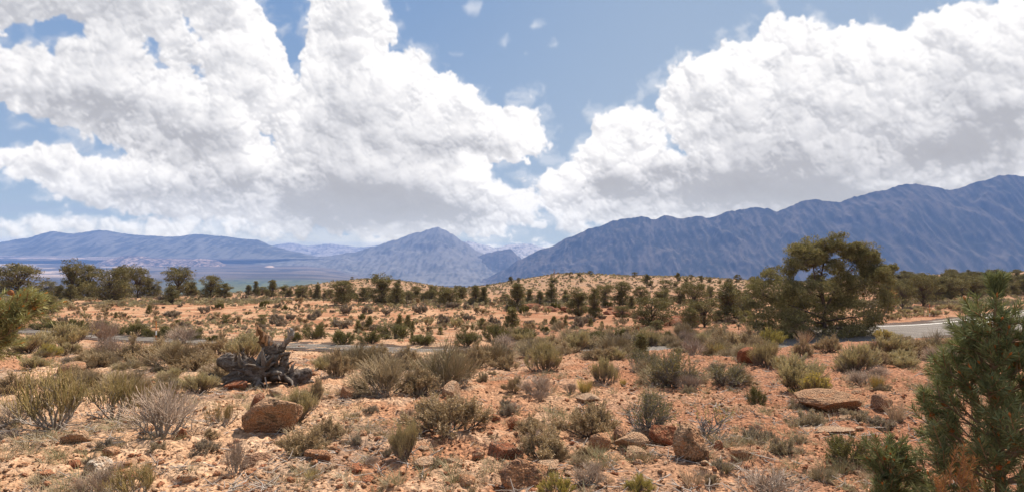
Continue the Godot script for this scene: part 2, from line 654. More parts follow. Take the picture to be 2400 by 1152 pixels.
func mountain(called: String, label: String, top: Array, foot: Array, deep: Array, run: float, rough: float, grain: float, rock: Color, wood: Color, cover: float, sd: float, steep := 1.25) -> void:
	# top: directions of the crest; foot: of the base; deep: how far off the crest lies
	var crest := pairs(top)
	var base := pairs(foot)
	var far := pairs(deep)
	var x0: float = crest[0][0]
	var x1: float = crest[-1][0]
	var w := int((x1 - x0) / 3.2) + 1
	var h := 92
	var v := PackedVector3Array()
	var c := PackedColorArray()
	v.resize(w * h)
	c.resize(w * h)
	for i in w:
		var px := lerpf(x0, x1, i / float(w - 1))
		var u := (px - 1200.0) / F
		var depth := along(px, far)
		var top_y := EYE + (HORIZON - along(px, crest)) / F * depth
		var foot_y := EYE + (HORIZON - along(px, base)) / F * (depth - run)
		top_y = maxf(top_y, foot_y + 2.0)
		for j in h:
			var t := j / 76.0
			var d := depth - run * (1.0 - t)
			var x := u * d
			var y := 0.0
			var env := 0.0
			if t <= 1.0:
				y = lerpf(foot_y, top_y, pow(t, steep))
				env = smoothstep(0.0, 0.3, t)
			else:
				y = lerpf(top_y, foot_y, smoothstep(1.0, 1.6, t))
				env = 1.0
			var tall := top_y - foot_y
			# spurs and gullies that run down the slope
			var wx := fine.get_noise_2d(x / grain * 0.7 + sd, d / grain * 0.7) * 0.5
			var r := ridge.get_noise_2d(x / grain * 0.6 + wx * 0.9 + sd, d / grain * 0.16 + sd)
			var r2 := ridge.get_noise_2d(x / grain * 2.6 + wx * 0.6 + sd * 2.0, d / grain * 0.45)
			var f := fine.get_noise_2d(x / grain * 8.0 + sd, d / grain * 1.8)
			var amp := minf(tall, rough * 6.0) / (rough * 6.0)
			var at_top := 1.0 - 0.80 * smoothstep(0.72, 0.98, t)
			y += env * amp * rough * (at_top * r * 1.0 + r2 * 0.30 * at_top + f * 0.16)
			v[j * w + i] = Vector3(x, y, -d)
			var k := clampf(cover + 0.55 * fine.get_noise_2d(x / grain * 0.9 + 31.0, d / grain * 0.7) - 0.25 * smoothstep(0.3, 0.0, t) + f * 0.9 + r2 * 0.35 - r * 0.2 + 0.30 * fine.get_noise_2d(x / grain * 20.0, d / grain * 7.0), 0.0, 1.0)
			k *= 1.0 - 0.6 * smoothstep(0.35, 0.75, r2)
			var col := rock.lerp(wood, smoothstep(0.2, 0.8, k))
			c[j * w + i] = shade(col, 0.92 + 0.2 * fine.get_noise_2d(x / grain * 9.0 + 7.0, d / grain * 9.0))
	var o := whole(called, grid_mesh(w, h, v, c), mats.far)
	tag(o, label, "", "", "structure")


func build_mountains() -> void:
	mountain("mountain_range", "", [-260,580, -100,574, 0,567, 60,559, 118,543, 165,548, 240,540, 290,548, 345,552, 400,555, 460,549, 520,553, 575,560, 600,561, 645,577, 700,590, 760,602],
		[-260,600, 0,599, 760,606], [-260,11600, 760,11600], 1500.0, 55.0, 1000.0, Color(0.17,0.16,0.135), Color(0.07,0.07,0.055), 0.62, 3.0, 1.0)
	mountain("granite_peaks", "", [560,590, 632,577, 680,569, 722,576, 770,571, 806,575, 838,579, 872,577, 905,572, 960,580], [560,602, 960,602], [560,16500, 960,16500], 2400.0, 70.0, 420.0, Color(0.40,0.36,0.32), Color(0.10,0.095,0.085), 0.45, 11.0, 1.0)
	mountain("granite_peaks_001", "", [1060,580, 1096,566, 1132,573, 1162,580, 1200,573, 1242,572, 1272,579, 1300,586, 1360,600], [1060,640, 1360,640], [1060,13500, 1360,13500], 2200.0, 70.0, 400.0, Color(0.50,0.46,0.41), Color(0.16,0.15,0.135), 0.35, 17.0, 0.9)
	mountain("valley_ridge", "", [150,640, 210,622, 262,606, 300,598, 335,601, 380,605, 420,607, 470,606, 505,609, 530,619, 560,628, 600,634, 660,640], [150,640, 660,646], [150,9800, 660,9600], 900.0, 34.0, 300.0, Color(0.54,0.38,0.29), Color(0.07,0.058,0.05), 0.80, 23.0, 0.9)
	mountain("valley_mound", "", [590,632, 612,627, 632,622, 650,626, 676,632], [590,633, 676,633], [590,9000, 676,9000], 420.0, 12.0, 200.0, Color(0.56,0.42,0.33), Color(0.4,0.31,0.25), 0.3, 29.0, 1.0)
	mountain("lone_peak", "", [470,622, 560,617, 620,610, 700,604, 770,600, 830,592, 880,578, 930,562, 985,545, 1008,537, 1025,532, 1042,539, 1062,549, 1092,568, 1130,592, 1168,614, 1200,634, 1240,656],
		[470,640, 700,652, 1000,668, 1240,668], [470,10400, 1240,10400], 2900.0, 70.0, 640.0, Color(0.19,0.178,0.16), Color(0.10,0.098,0.085), 0.45, 31.0, 1.55)
	mountain("canyon_spur", "", [1096,628, 1120,603, 1150,592, 1175,587, 1196,583, 1216,600, 1242,622, 1262,640], [1096,655, 1262,655], [1096,9800, 1262,9800], 700.0, 40.0, 420.0, Color(0.13,0.115,0.1), Color(0.07,0.07,0.06), 0.5, 37.0, 1.0)
	mountain("escarpment", "", [1080,672, 1140,652, 1182,633, 1222,608, 1290,580, 1340,556, 1402,532, 1446,517, 1472,513, 1512,508, 1534,514, 1562,504, 1592,511, 1640,506, 1664,511, 1722,494, 1770,486, 1802,490, 1822,497, 1892,471, 1912,469, 1962,476, 2012,462, 2062,450, 2132,433, 2182,437, 2232,445, 2302,425, 2370,410, 2402,415, 2600,428, 2800,455, 3000,500],
		[1080,676, 1300,672, 1800,668, 3000,660], [1080,8600, 1300,7600, 1600,6800, 2000,6200, 2400,5900, 3000,5800], 1050.0, 60.0, 470.0, Color(0.125,0.105,0.09), Color(0.04,0.04,0.034), 0.6, 43.0, 1.1)  # rock and forest colours darkened in place of a cloud shadow on the slope


# ---------------------------------------------------------------- the stump: one body out of tapered limbs joined smoothly

class Field:
	var lo: Vector3
	var s: float
	var nx: int
	var ny: int
	var nz: int
	var f := PackedFloat32Array()

	func _init(a: Vector3, b: Vector3, step: float) -> void:
		lo = a
		s = step
		nx = int((b.x - a.x) / s) + 2
		ny = int((b.y - a.y) / s) + 2
		nz = int((b.z - a.z) / s) + 2
		f.resize(nx * ny * nz)
		f.fill(0.3)

	func limb(a: Vector3, b: Vector3, ra: float, rb: float, soft: float) -> void:
		var m := maxf(ra, rb) + soft + 0.05
		var e := b - a
		var l2 := maxf(e.length_squared(), 1e-8)
		var i0 := maxi(0, int((minf(a.x, b.x) - m - lo.x) / s))
		var i1 := mini(nx - 1, int((maxf(a.x, b.x) + m - lo.x) / s))
		var j0 := maxi(0, int((minf(a.y, b.y) - m - lo.y) / s))
		var j1 := mini(ny - 1, int((maxf(a.y, b.y) + m - lo.y) / s))
		var k0 := maxi(0, int((minf(a.z, b.z) - m - lo.z) / s))
		var k1 := mini(nz - 1, int((maxf(a.z, b.z) + m - lo.z) / s))
		for k in range(k0, k1 + 1):
			for j in range(j0, j1 + 1):
				for i in range(i0, i1 + 1):
					var p := lo + Vector3(i, j, k) * s
					var t := clampf((p - a).dot(e) / l2, 0.0, 1.0)
					var d := p.distance_to(a + e * t) - lerpf(ra, rb, t)
					var q := (k * ny + j) * nx + i
					var o := f[q]
					var h := maxf(soft - absf(o - d), 0.0) / soft
					f[q] = minf(o, d) - h * h * soft * 0.25

	func at(p: Vector3) -> float:
		var g := (p - lo) / s
		var i := clampi(int(g.x), 0, nx - 2)
		var j := clampi(int(g.y), 0, ny - 2)
		var k := clampi(int(g.z), 0, nz - 2)
		var x := g.x - i
		var y := g.y - j
		var z := g.z - k
		var q := (k * ny + j) * nx + i
		var n2 := nx * ny
		var a := lerpf(lerpf(f[q], f[q + 1], x), lerpf(f[q + nx], f[q + nx + 1], x), y)
		var b := lerpf(lerpf(f[q + n2], f[q + n2 + 1], x), lerpf(f[q + n2 + nx], f[q + n2 + nx + 1], x), y)
		return lerpf(a, b, z)

	func surface(buf, tint: Callable) -> void:
		var index := PackedInt32Array()
		index.resize(nx * ny * nz)
		index.fill(-1)
		var n2 := nx * ny
		var off := [0, 1, nx, nx + 1, n2, n2 + 1, n2 + nx, n2 + nx + 1]
		var edges := [[0,1],[2,3],[4,5],[6,7],[0,2],[1,3],[4,6],[5,7],[0,4],[1,5],[2,6],[3,7]]
		for k in nz - 1:
			for j in ny - 1:
				for i in nx - 1:
					var q := (k * ny + j) * nx + i
					var inside := 0
					for o in off:
						if f[q + o] < 0.0: inside += 1
					if inside == 0 or inside == 8: continue
					var sum := Vector3.ZERO
					var count := 0
					for e in edges:
						var a := f[q + off[e[0]]]
						var b := f[q + off[e[1]]]
						if (a < 0.0) != (b < 0.0):
							var t := a / (a - b)
							var pa := Vector3(e[0] & 1, (e[0] >> 1) & 1, e[0] >> 2)
							var pb := Vector3(e[1] & 1, (e[1] >> 1) & 1, e[1] >> 2)
							sum += pa.lerp(pb, t)
							count += 1
					var p := lo + (Vector3(i, j, k) + sum / count) * s
					var h := s * 0.9
					var nn := Vector3(at(p + Vector3(h, 0, 0)) - at(p - Vector3(h, 0, 0)), at(p + Vector3(0, h, 0)) - at(p - Vector3(0, h, 0)), at(p + Vector3(0, 0, h)) - at(p - Vector3(0, 0, h))).normalized()
					index[q] = buf.v.size()
					buf.v.append(p)
					buf.n.append(nn)
					buf.c.append(tint.call(p, nn))
		for k in range(1, nz - 1):
			for j in range(1, ny - 1):
				for i in range(1, nx - 1):
					var q := (k * ny + j) * nx + i
					var here := f[q] < 0.0
					if here != (f[q + 1] < 0.0): four(buf, index[q], index[q - nx], index[q - nx - n2], index[q - n2])
					if here != (f[q + nx] < 0.0): four(buf, index[q], index[q - 1], index[q - 1 - n2], index[q - n2])
					if here != (f[q + n2] < 0.0): four(buf, index[q], index[q - 1], index[q - 1 - nx], index[q - nx])

	func four(buf, a: int, b: int, c: int, d: int) -> void:
		if a < 0 or b < 0 or c < 0 or d < 0: return
		buf.face(a, b, c)
		buf.face(a, c, d)


func stump_tint(p: Vector3, nn: Vector3) -> Color:
	var g := fine.get_noise_3d(p.x * 4.0, p.y * 22.0, p.z * 16.0)
	var c := Color(0.205, 0.165, 0.14).lerp(Color(0.10, 0.075, 0.06), smoothstep(-0.15, 0.4, g))
	c = c.lerp(Color(0.34, 0.30, 0.27), smoothstep(0.1, 0.45, fine.get_noise_3d(p.x * 9.0 + 5.0, p.y * 9.0, p.z * 9.0)) * 0.7)
	# the torn spike still shows brown heartwood
	c = c.lerp(Color(0.27, 0.13, 0.055), smoothstep(0.50, 0.72, p.y) * smoothstep(0.14, -0.02, p.x) * 0.85)
	c = c.lerp(Color(0.50, 0.45, 0.40), smoothstep(0.58, 0.72, p.y) * smoothstep(0.2, 0.3, p.x) * 0.6)
	return c


func build_stump() -> void:
	var at := spot(620, 900)
	var d := -at.z
	var k := d / 9.2
	var o := thing("tree_stump", "weathered grey uprooted stump with twisted roots and a splintered spike", "tree stump", at, 0.0)
	o.scale = Vector3.ONE * k
	var fl := Field.new(Vector3(-0.95, -0.22, -0.34), Vector3(0.78, 0.98, 0.46), 0.0125)
	var s := 0.024
	for e in [
		[-0.66,0.33,-0.06, -0.52,0.31,-0.04, 0.105,0.15], [-0.52,0.31,-0.04, -0.20,0.24,0.0, 0.15,0.165], [-0.62,0.40,-0.07, -0.57,0.44,-0.06, 0.05,0.035],
		[-0.20,0.24,0.0, 0.02,0.19,0.02, 0.17,0.15], [-0.14,0.16,0.10, -0.02,0.12,0.14, 0.13,0.11],
		[0.02,0.18,0.0, 0.30,0.13,-0.04, 0.15,0.12], [0.30,0.13,-0.04, 0.56,0.105,-0.02, 0.12,0.125], [0.54,0.12,-0.02, 0.62,0.16,-0.03, 0.11,0.10], [0.58,0.08,0.0, 0.62,0.03,0.02, 0.09,0.07],
		[0.02,0.24,0.0, 0.12,0.42,-0.02, 0.12,0.095], [0.12,0.42,-0.02, 0.10,0.56,-0.03, 0.095,0.085], [0.10,0.54,-0.03, 0.02,0.68,-0.03, 0.085,0.055], [0.02,0.68,-0.03, -0.09,0.80,-0.02, 0.055,0.034], [-0.09,0.80,-0.02, -0.15,0.91,-0.02, 0.034,0.010],
		[0.15,0.46,-0.03, 0.25,0.55,-0.04, 0.075,0.052], [0.25,0.55,-0.04, 0.31,0.63,-0.04, 0.052,0.034], [0.31,0.63,-0.04, 0.385,0.73,-0.05, 0.032,0.034], [0.385,0.73,-0.05, 0.39,0.81,-0.05, 0.036,0.028], [0.39,0.80,-0.05, 0.345,0.855,-0.05, 0.018,0.006], [0.40,0.78,-0.05, 0.42,0.74,-0.03, 0.022,0.012],
		[0.03,0.50,0.0, -0.05,0.62,0.0, 0.04,0.026], [-0.05,0.62,0.0, -0.08,0.71,0.0, 0.024,0.010], [-0.06,0.645,0.0, -0.115,0.63,0.02, 0.014,0.006],
		[-0.31,0.40,0.0, -0.335,0.47,0.0, 0.045,0.020], [-0.335,0.47,0.0, -0.315,0.545,0.0, 0.018,0.009],
		[-0.22,0.35,0.12, -0.13,0.385,0.16, 0.055,0.042], [-0.13,0.385,0.16, -0.04,0.31,0.20, 0.036,0.028], [-0.04,0.31,0.20, 0.045,0.262,0.19, 0.028,0.026], [0.045,0.262,0.19, 0.115,0.30,0.17, 0.026,0.022], [0.115,0.30,0.17, 0.20,0.345,0.12, 0.022,0.014],
		[0.045,0.262,0.19, 0.06,0.17,0.20, 0.025,0.022], [0.06,0.17,0.20, 0.16,0.22,0.19, 0.020,0.016], [0.06,0.17,0.20, 0.02,0.12,0.21, 0.020,0.014],
		[-0.19,0.30,0.15, -0.17,0.22,0.19, 0.07,0.055], [-0.10,0.25,0.12, 0.0,0.22,0.15, 0.075,0.06], [0.16,0.19,0.10, 0.28,0.16,0.10, 0.075,0.07], [-0.26,0.17,0.12, -0.16,0.13,0.17, 0.08,0.07],
		[0.28,0.24,0.0, 0.30,0.38,0.0, 0.08,0.055], [0.30,0.38,0.0, 0.315,0.45,0.0, 0.05,0.032], [0.315,0.45,0.0, 0.35,0.46,0.0, 0.028,0.020], [0.35,0.46,0.0, 0.38,0.43,0.0, 0.018,0.008], [0.345,0.46,0.0, 0.37,0.485,0.0, 0.012,0.006], [0.30,0.33,0.02, 0.36,0.31,0.04, 0.05,0.03],
		[-0.05,0.10,0.17, 0.0,0.02,0.24, 0.075,0.06], [0.0,0.02,0.24, 0.015,-0.05,0.27, 0.052,0.045], [0.015,-0.05,0.27, -0.015,-0.14,0.28, 0.042,0.03], [-0.06,0.03,0.2, -0.09,0.0,0.22, 0.045,0.03],
		[-0.34,0.17,0.08, -0.54,0.10,0.12, 0.07,0.048], [-0.54,0.10,0.12, -0.72,0.065,0.16, 0.046,0.02], [-0.80,0.165,0.05, -0.68,0.10,0.08, 0.028,0.034], [-0.44,0.13,0.12, -0.50,0.03,0.16, 0.04,0.03],
		[0.45,0.06,0.05, 0.50,-0.02,0.08, 0.08,0.06], [0.66,0.05,-0.05, 0.73,0.02,-0.02, 0.03,0.018],
	]:
		fl.limb(Vector3(e[0], e[1], e[2]), Vector3(e[3], e[4], e[5]), e[6] * (0.86 if e[1] < 0.4 and e[6] > 0.09 else 1.0), e[7] * (0.86 if e[1] < 0.4 and e[7] > 0.09 else 1.0), s if e[6] > 0.05 else 0.02)
	# grain, checks and hollows
	for kk in fl.nz:
		for j in fl.ny:
			for i in fl.nx:
				var q := (kk * fl.ny + j) * fl.nx + i
				if fl.f[q] < 0.06:
					var p := fl.lo + Vector3(i, j, kk) * fl.s
					var wv := fine.get_noise_3d(p.x * 3.0, p.y * 3.0, p.z * 3.0) * 0.25
					var wood := absf(fine.get_noise_3d(p.x * 1.6 + wv, p.y * 13.0 + wv, p.z * 10.0))
					fl.f[q] += 0.003 - wood * 0.030 + 0.010 * smoothstep(0.22, 0.4, fine.get_noise_3d(p.x * 5.0 + 3.0, p.y * 6.0, p.z * 5.0))
	var b := Buf.new()
	fl.surface(b, stump_tint)
	part("root_mass", b.mesh(), mats.stump, o)
	# hanging roots and splinters
	var grey := Color(0.30, 0.26, 0.23)
	for e in [
		[0.09,0.15,0.21, 0.12,0.08,0.25, 0.15,0.02,0.27, 0.23,0.01,0.28], [0.0,0.13,0.22, 0.03,0.09,0.26, 0.09,0.06,0.27, 0.10,0.03,0.28], [0.23,0.01,0.28, 0.26,0.0,0.30, 0.27,0.03,0.31, 0.28,0.0,0.31],
		[0.64,0.03,0.0, 0.70,0.0,0.05, 0.74,0.02,0.07, 0.70,-0.05,0.12], [-0.30,0.10,0.2, -0.36,0.03,0.26, -0.42,0.0,0.30, -0.5,-0.02,0.34], [-0.60,0.05,0.2, -0.70,-0.01,0.26, -0.80,-0.03,0.30, -0.9,-0.05,0.34],
		[-0.36,0.02,0.24, -0.48,-0.05,0.34, -0.62,-0.06,0.38, -0.78,-0.1,0.42], [0.10,0.45,0.08, 0.04,0.39,0.11, 0.0,0.38,0.10, -0.06,0.36,0.11], [0.02,0.46,0.06, 0.03,0.38,0.10, 0.02,0.32,0.13, 0.02,0.28,0.14],
		[-0.55,0.44,0.0, -0.5,0.46,0.03, -0.44,0.45,0.05, -0.4,0.47,0.05], [0.22,0.56,0.0, 0.18,0.60,0.02, 0.2,0.63,0.02, 0.25,0.62,0.03], [0.42,0.2,0.02, 0.47,0.23,0.05, 0.5,0.25,0.05, 0.54,0.29,0.04]]:
		var r := Buf.new()
		var pts := []
		for q in 4: pts.append(Vector3(e[q * 3], e[q * 3 + 1], e[q * 3 + 2]))
		r.tube(pts, [0.013, 0.011, 0.008, 0.003], 5, grey, shade(grey, 0.8))
		part("root", r.mesh(), mats.wood, o)
	# thick twisted roots that stand out of the mass
	rng.seed = 919
	for e in [[0.0,0.22,0.12, -0.5,0.9,0.5, 0.34], [0.08,0.24,0.1, 0.5,1.0,0.3, 0.36], [-0.1,0.2,0.14, -0.9,0.5,0.6, 0.34], [0.14,0.18,0.1, 0.9,0.6,0.5, 0.36], [0.02,0.14,0.16, -0.2,-0.4,0.9, 0.3], [-0.16,0.14,0.12, -0.7,-0.5,0.7, 0.36], [0.16,0.12,0.1, 0.6,-0.3,0.8, 0.32], [0.06,0.36,0.06, -0.6,0.9,0.3, 0.26], [0.14,0.38,0.04, 0.7,0.9,0.2, 0.26], [0.24,0.16,0.06, 0.9,0.8,0.1, 0.34], [-0.3,0.3,0.08, -0.3,1.0,0.2, 0.22], [-0.42,0.34,0.04, 0.3,1.0,0.3, 0.18], [0.05,0.28,0.14, 0.1,1.0,0.7, 0.3], [-0.05,0.3,0.12, -0.2,0.9,0.2, 0.3], [0.2,0.28,0.06, 0.4,1.0,0.3, 0.24], [0.42,0.2,0.04, 0.3,1.0,0.1, 0.16], [-0.22,0.1,0.14, -0.9,-0.2,0.5, 0.42], [0.36,0.12,0.1, 0.8,-0.3,0.7, 0.3]]:
		var r := Buf.new()
		var pts := curve_pts(Vector3(e[0], e[1], e[2]), Vector3(e[3], e[4], e[5]).normalized(), e[6], 0.0, 1.9, 6)
		var k0 := rnd(0.030, 0.046)
		var tone := Color(0.17, 0.135, 0.115).lerp(Color(0.34, 0.295, 0.26), rnd(0, 1))
		r.tube(pts, [k0 * 1.3, k0 * 1.05, k0 * 0.85, k0 * 0.75, k0 * 0.5, k0 * 0.35, k0 * 0.12], 7, shade(tone, 0.8), tone)
		part("root", r.mesh(), mats.stump, o)
	# long splinters of the torn spike
	for e in [[0.06,0.60,-0.02, 0.12,0.72,-0.01], [0.08,0.58,0.02, 0.14,0.66,0.03], [0.02,0.66,0.01, 0.055,0.745,0.01], [-0.03,0.70,0.01, 0.005,0.77,0.01], [0.13,0.55,0.02, 0.17,0.63,0.02],
		[-0.10,0.78,0.01, -0.135,0.90,0.01], [-0.06,0.76,-0.02, -0.07,0.86,-0.02], [0.0,0.69,0.02, -0.01,0.80,0.02], [0.04,0.64,0.03, 0.05,0.76,0.03], [0.10,0.58,0.03, 0.105,0.70,0.03], [0.36,0.76,-0.03, 0.33,0.87,-0.03], [0.40,0.80,-0.05, 0.425,0.87,-0.05], [0.24,0.56,0.0, 0.235,0.66,0.0], [0.20,0.54,0.01, 0.19,0.64,0.02], [0.28,0.62,0.0, 0.30,0.70,0.0], [-0.60,0.42,-0.04, -0.61,0.50,-0.03], [-0.50,0.43,0.0, -0.46,0.49,0.0], [0.60,0.20,0.0, 0.66,0.26,0.0], [0.33,0.44,0.0, 0.40,0.50,0.0]]:
		var r := Buf.new()
		var tone := Color(0.30, 0.15, 0.07) if e[0] < 0.16 and e[1] > 0.5 else Color(0.22, 0.185, 0.165)
		r.tube([Vector3(e[0], e[1] - 0.05, e[2]), Vector3(e[3], e[4], e[5])], [0.026, 0.003], 5, tone, tone.lerp(Color(0.45, 0.36, 0.28), 0.5))
		part("splinter", r.mesh(), mats.wood, o)


# ---------------------------------------------------------------- boulders and stones

func sphere_grid(level: int) -> Array:
	# an icosahedron cut finer; [points, triangles]
	var g := (1.0 + sqrt(5.0)) / 2.0
	var p: Array = []
	for q in [[-1, g, 0], [1, g, 0], [-1, -g, 0], [1, -g, 0], [0, -1, g], [0, 1, g], [0, -1, -g], [0, 1, -g], [g, 0, -1], [g, 0, 1], [-g, 0, -1], [-g, 0, 1]]:
		p.append(Vector3(q[0], q[1], q[2]).normalized())
	var t: Array = [[0,11,5],[0,5,1],[0,1,7],[0,7,10],[0,10,11],[1,5,9],[5,11,4],[11,10,2],[10,7,6],[7,1,8],[3,9,4],[3,4,2],[3,2,6],[3,6,8],[3,8,9],[4,9,5],[2,4,11],[6,2,10],[8,6,7],[9,8,1]]
	for k in level:
		var made := {}
		var out: Array = []
		for f in t:
			var m := []
			for e in 3:
				var a: int = mini(f[e], f[(e + 1) % 3])
				var b: int = maxi(f[e], f[(e + 1) % 3])
				var key := a * 100000 + b
				if not made.has(key):
					made[key] = p.size()
					p.append((p[a] + p[b]).normalized())
				m.append(made[key])
			out.append([f[0], m[0], m[2]])
			out.append([f[1], m[1], m[0]])
			out.append([f[2], m[2], m[1]])
			out.append([m[0], m[1], m[2]])
		t = out
	return [p, t]


var grids := {}


func rock_mesh(sd: int, size: Vector3, level: int, cuts: int, pitted: float, base: Color, dark: Color, lichen: float) -> ArrayMesh:
	# a block with broken faces; its foot at y = 0
	if not grids.has(level): grids[level] = sphere_grid(level)
	var r := RandomNumberGenerator.new()
	r.seed = sd * 77 + 5
	var planes := []
	for k in cuts:
		var z := r.randf_range(-1, 1)
		var a := r.randf_range(0, TAU)
		var q := sqrt(1 - z * z)
		planes.append([Vector3(q * cos(a), z, q * sin(a)), r.randf_range(0.52, 0.88)])
	var b := Buf.new()
	var off := r.randf_range(0, 90)
	for p in grids[level][0]:
		var d := 1.08
		for pl in planes:
			var cs: float = p.dot(pl[0])
			if cs > 0.05: d = minf(d, pl[1] / cs)
		d *= 1.0 + 0.05 * fine.get_noise_3d(p.x * 1.6 + off, p.y * 1.6, p.z * 1.6)
		if level > 2:
			d *= 1.0 + 0.035 * fine.get_noise_3d(p.x * 5.0 + off, p.y * 5.0, p.z * 5.0)
			var pit := cell.get_noise_3d(p.x * 0.9 + off, p.y * 0.9, p.z * 0.9)
			d -= pitted * 0.085 * smoothstep(-0.55, -0.9, pit) * d
		var v := Vector3(p.x * size.x * 0.5, p.y * size.y * 0.5, p.z * size.z * 0.5) * d
		b.v.append(v + Vector3(0, size.y * 0.42, 0))
		b.n.append(Vector3.ZERO)
		var g := fine.get_noise_3d(p.x * 1.3 + off, p.y * 1.3 + 4.0, p.z * 1.3)
		var h := fine.get_noise_3d(p.x * 6.0 + off, p.y * 6.0, p.z * 6.0)
		var c := base.lerp(dark, smoothstep(-0.1, 0.4, g + h * 0.4))
		c = c.lerp(Color(0.085, 0.075, 0.055), lichen * smoothstep(0.12, 0.3, fine.get_noise_3d(p.x * 2.2 + off * 2.0, p.y * 2.2, p.z * 2.2) + h * 0.3))
		b.c.append(shade(c, 0.9 + 0.3 * h))
	for f in grids[level][1]:
		var nn: Vector3 = (b.v[f[1]] - b.v[f[0]]).cross(b.v[f[2]] - b.v[f[0]])
		if nn.dot(b.v[f[0]] - Vector3(0, size.y * 0.42, 0)) < 0.0: nn = -nn
		for e in 3: b.n[f[e]] += nn
	for k in b.n.size(): b.n[k] = b.n[k].normalized()
	for f in grids[level][1]: b.face(f[0], f[1], f[2])
	return b.mesh()


const ORANGE_ROCK := Color(0.58, 0.30, 0.165)
const TAN_ROCK := Color(0.58, 0.355, 0.22)
const PALE_ROCK := Color(0.63, 0.43, 0.29)
const RED_ROCK := Color(0.42, 0.16, 0.085)
const BROWN_ROCK := Color(0.38, 0.215, 0.14)


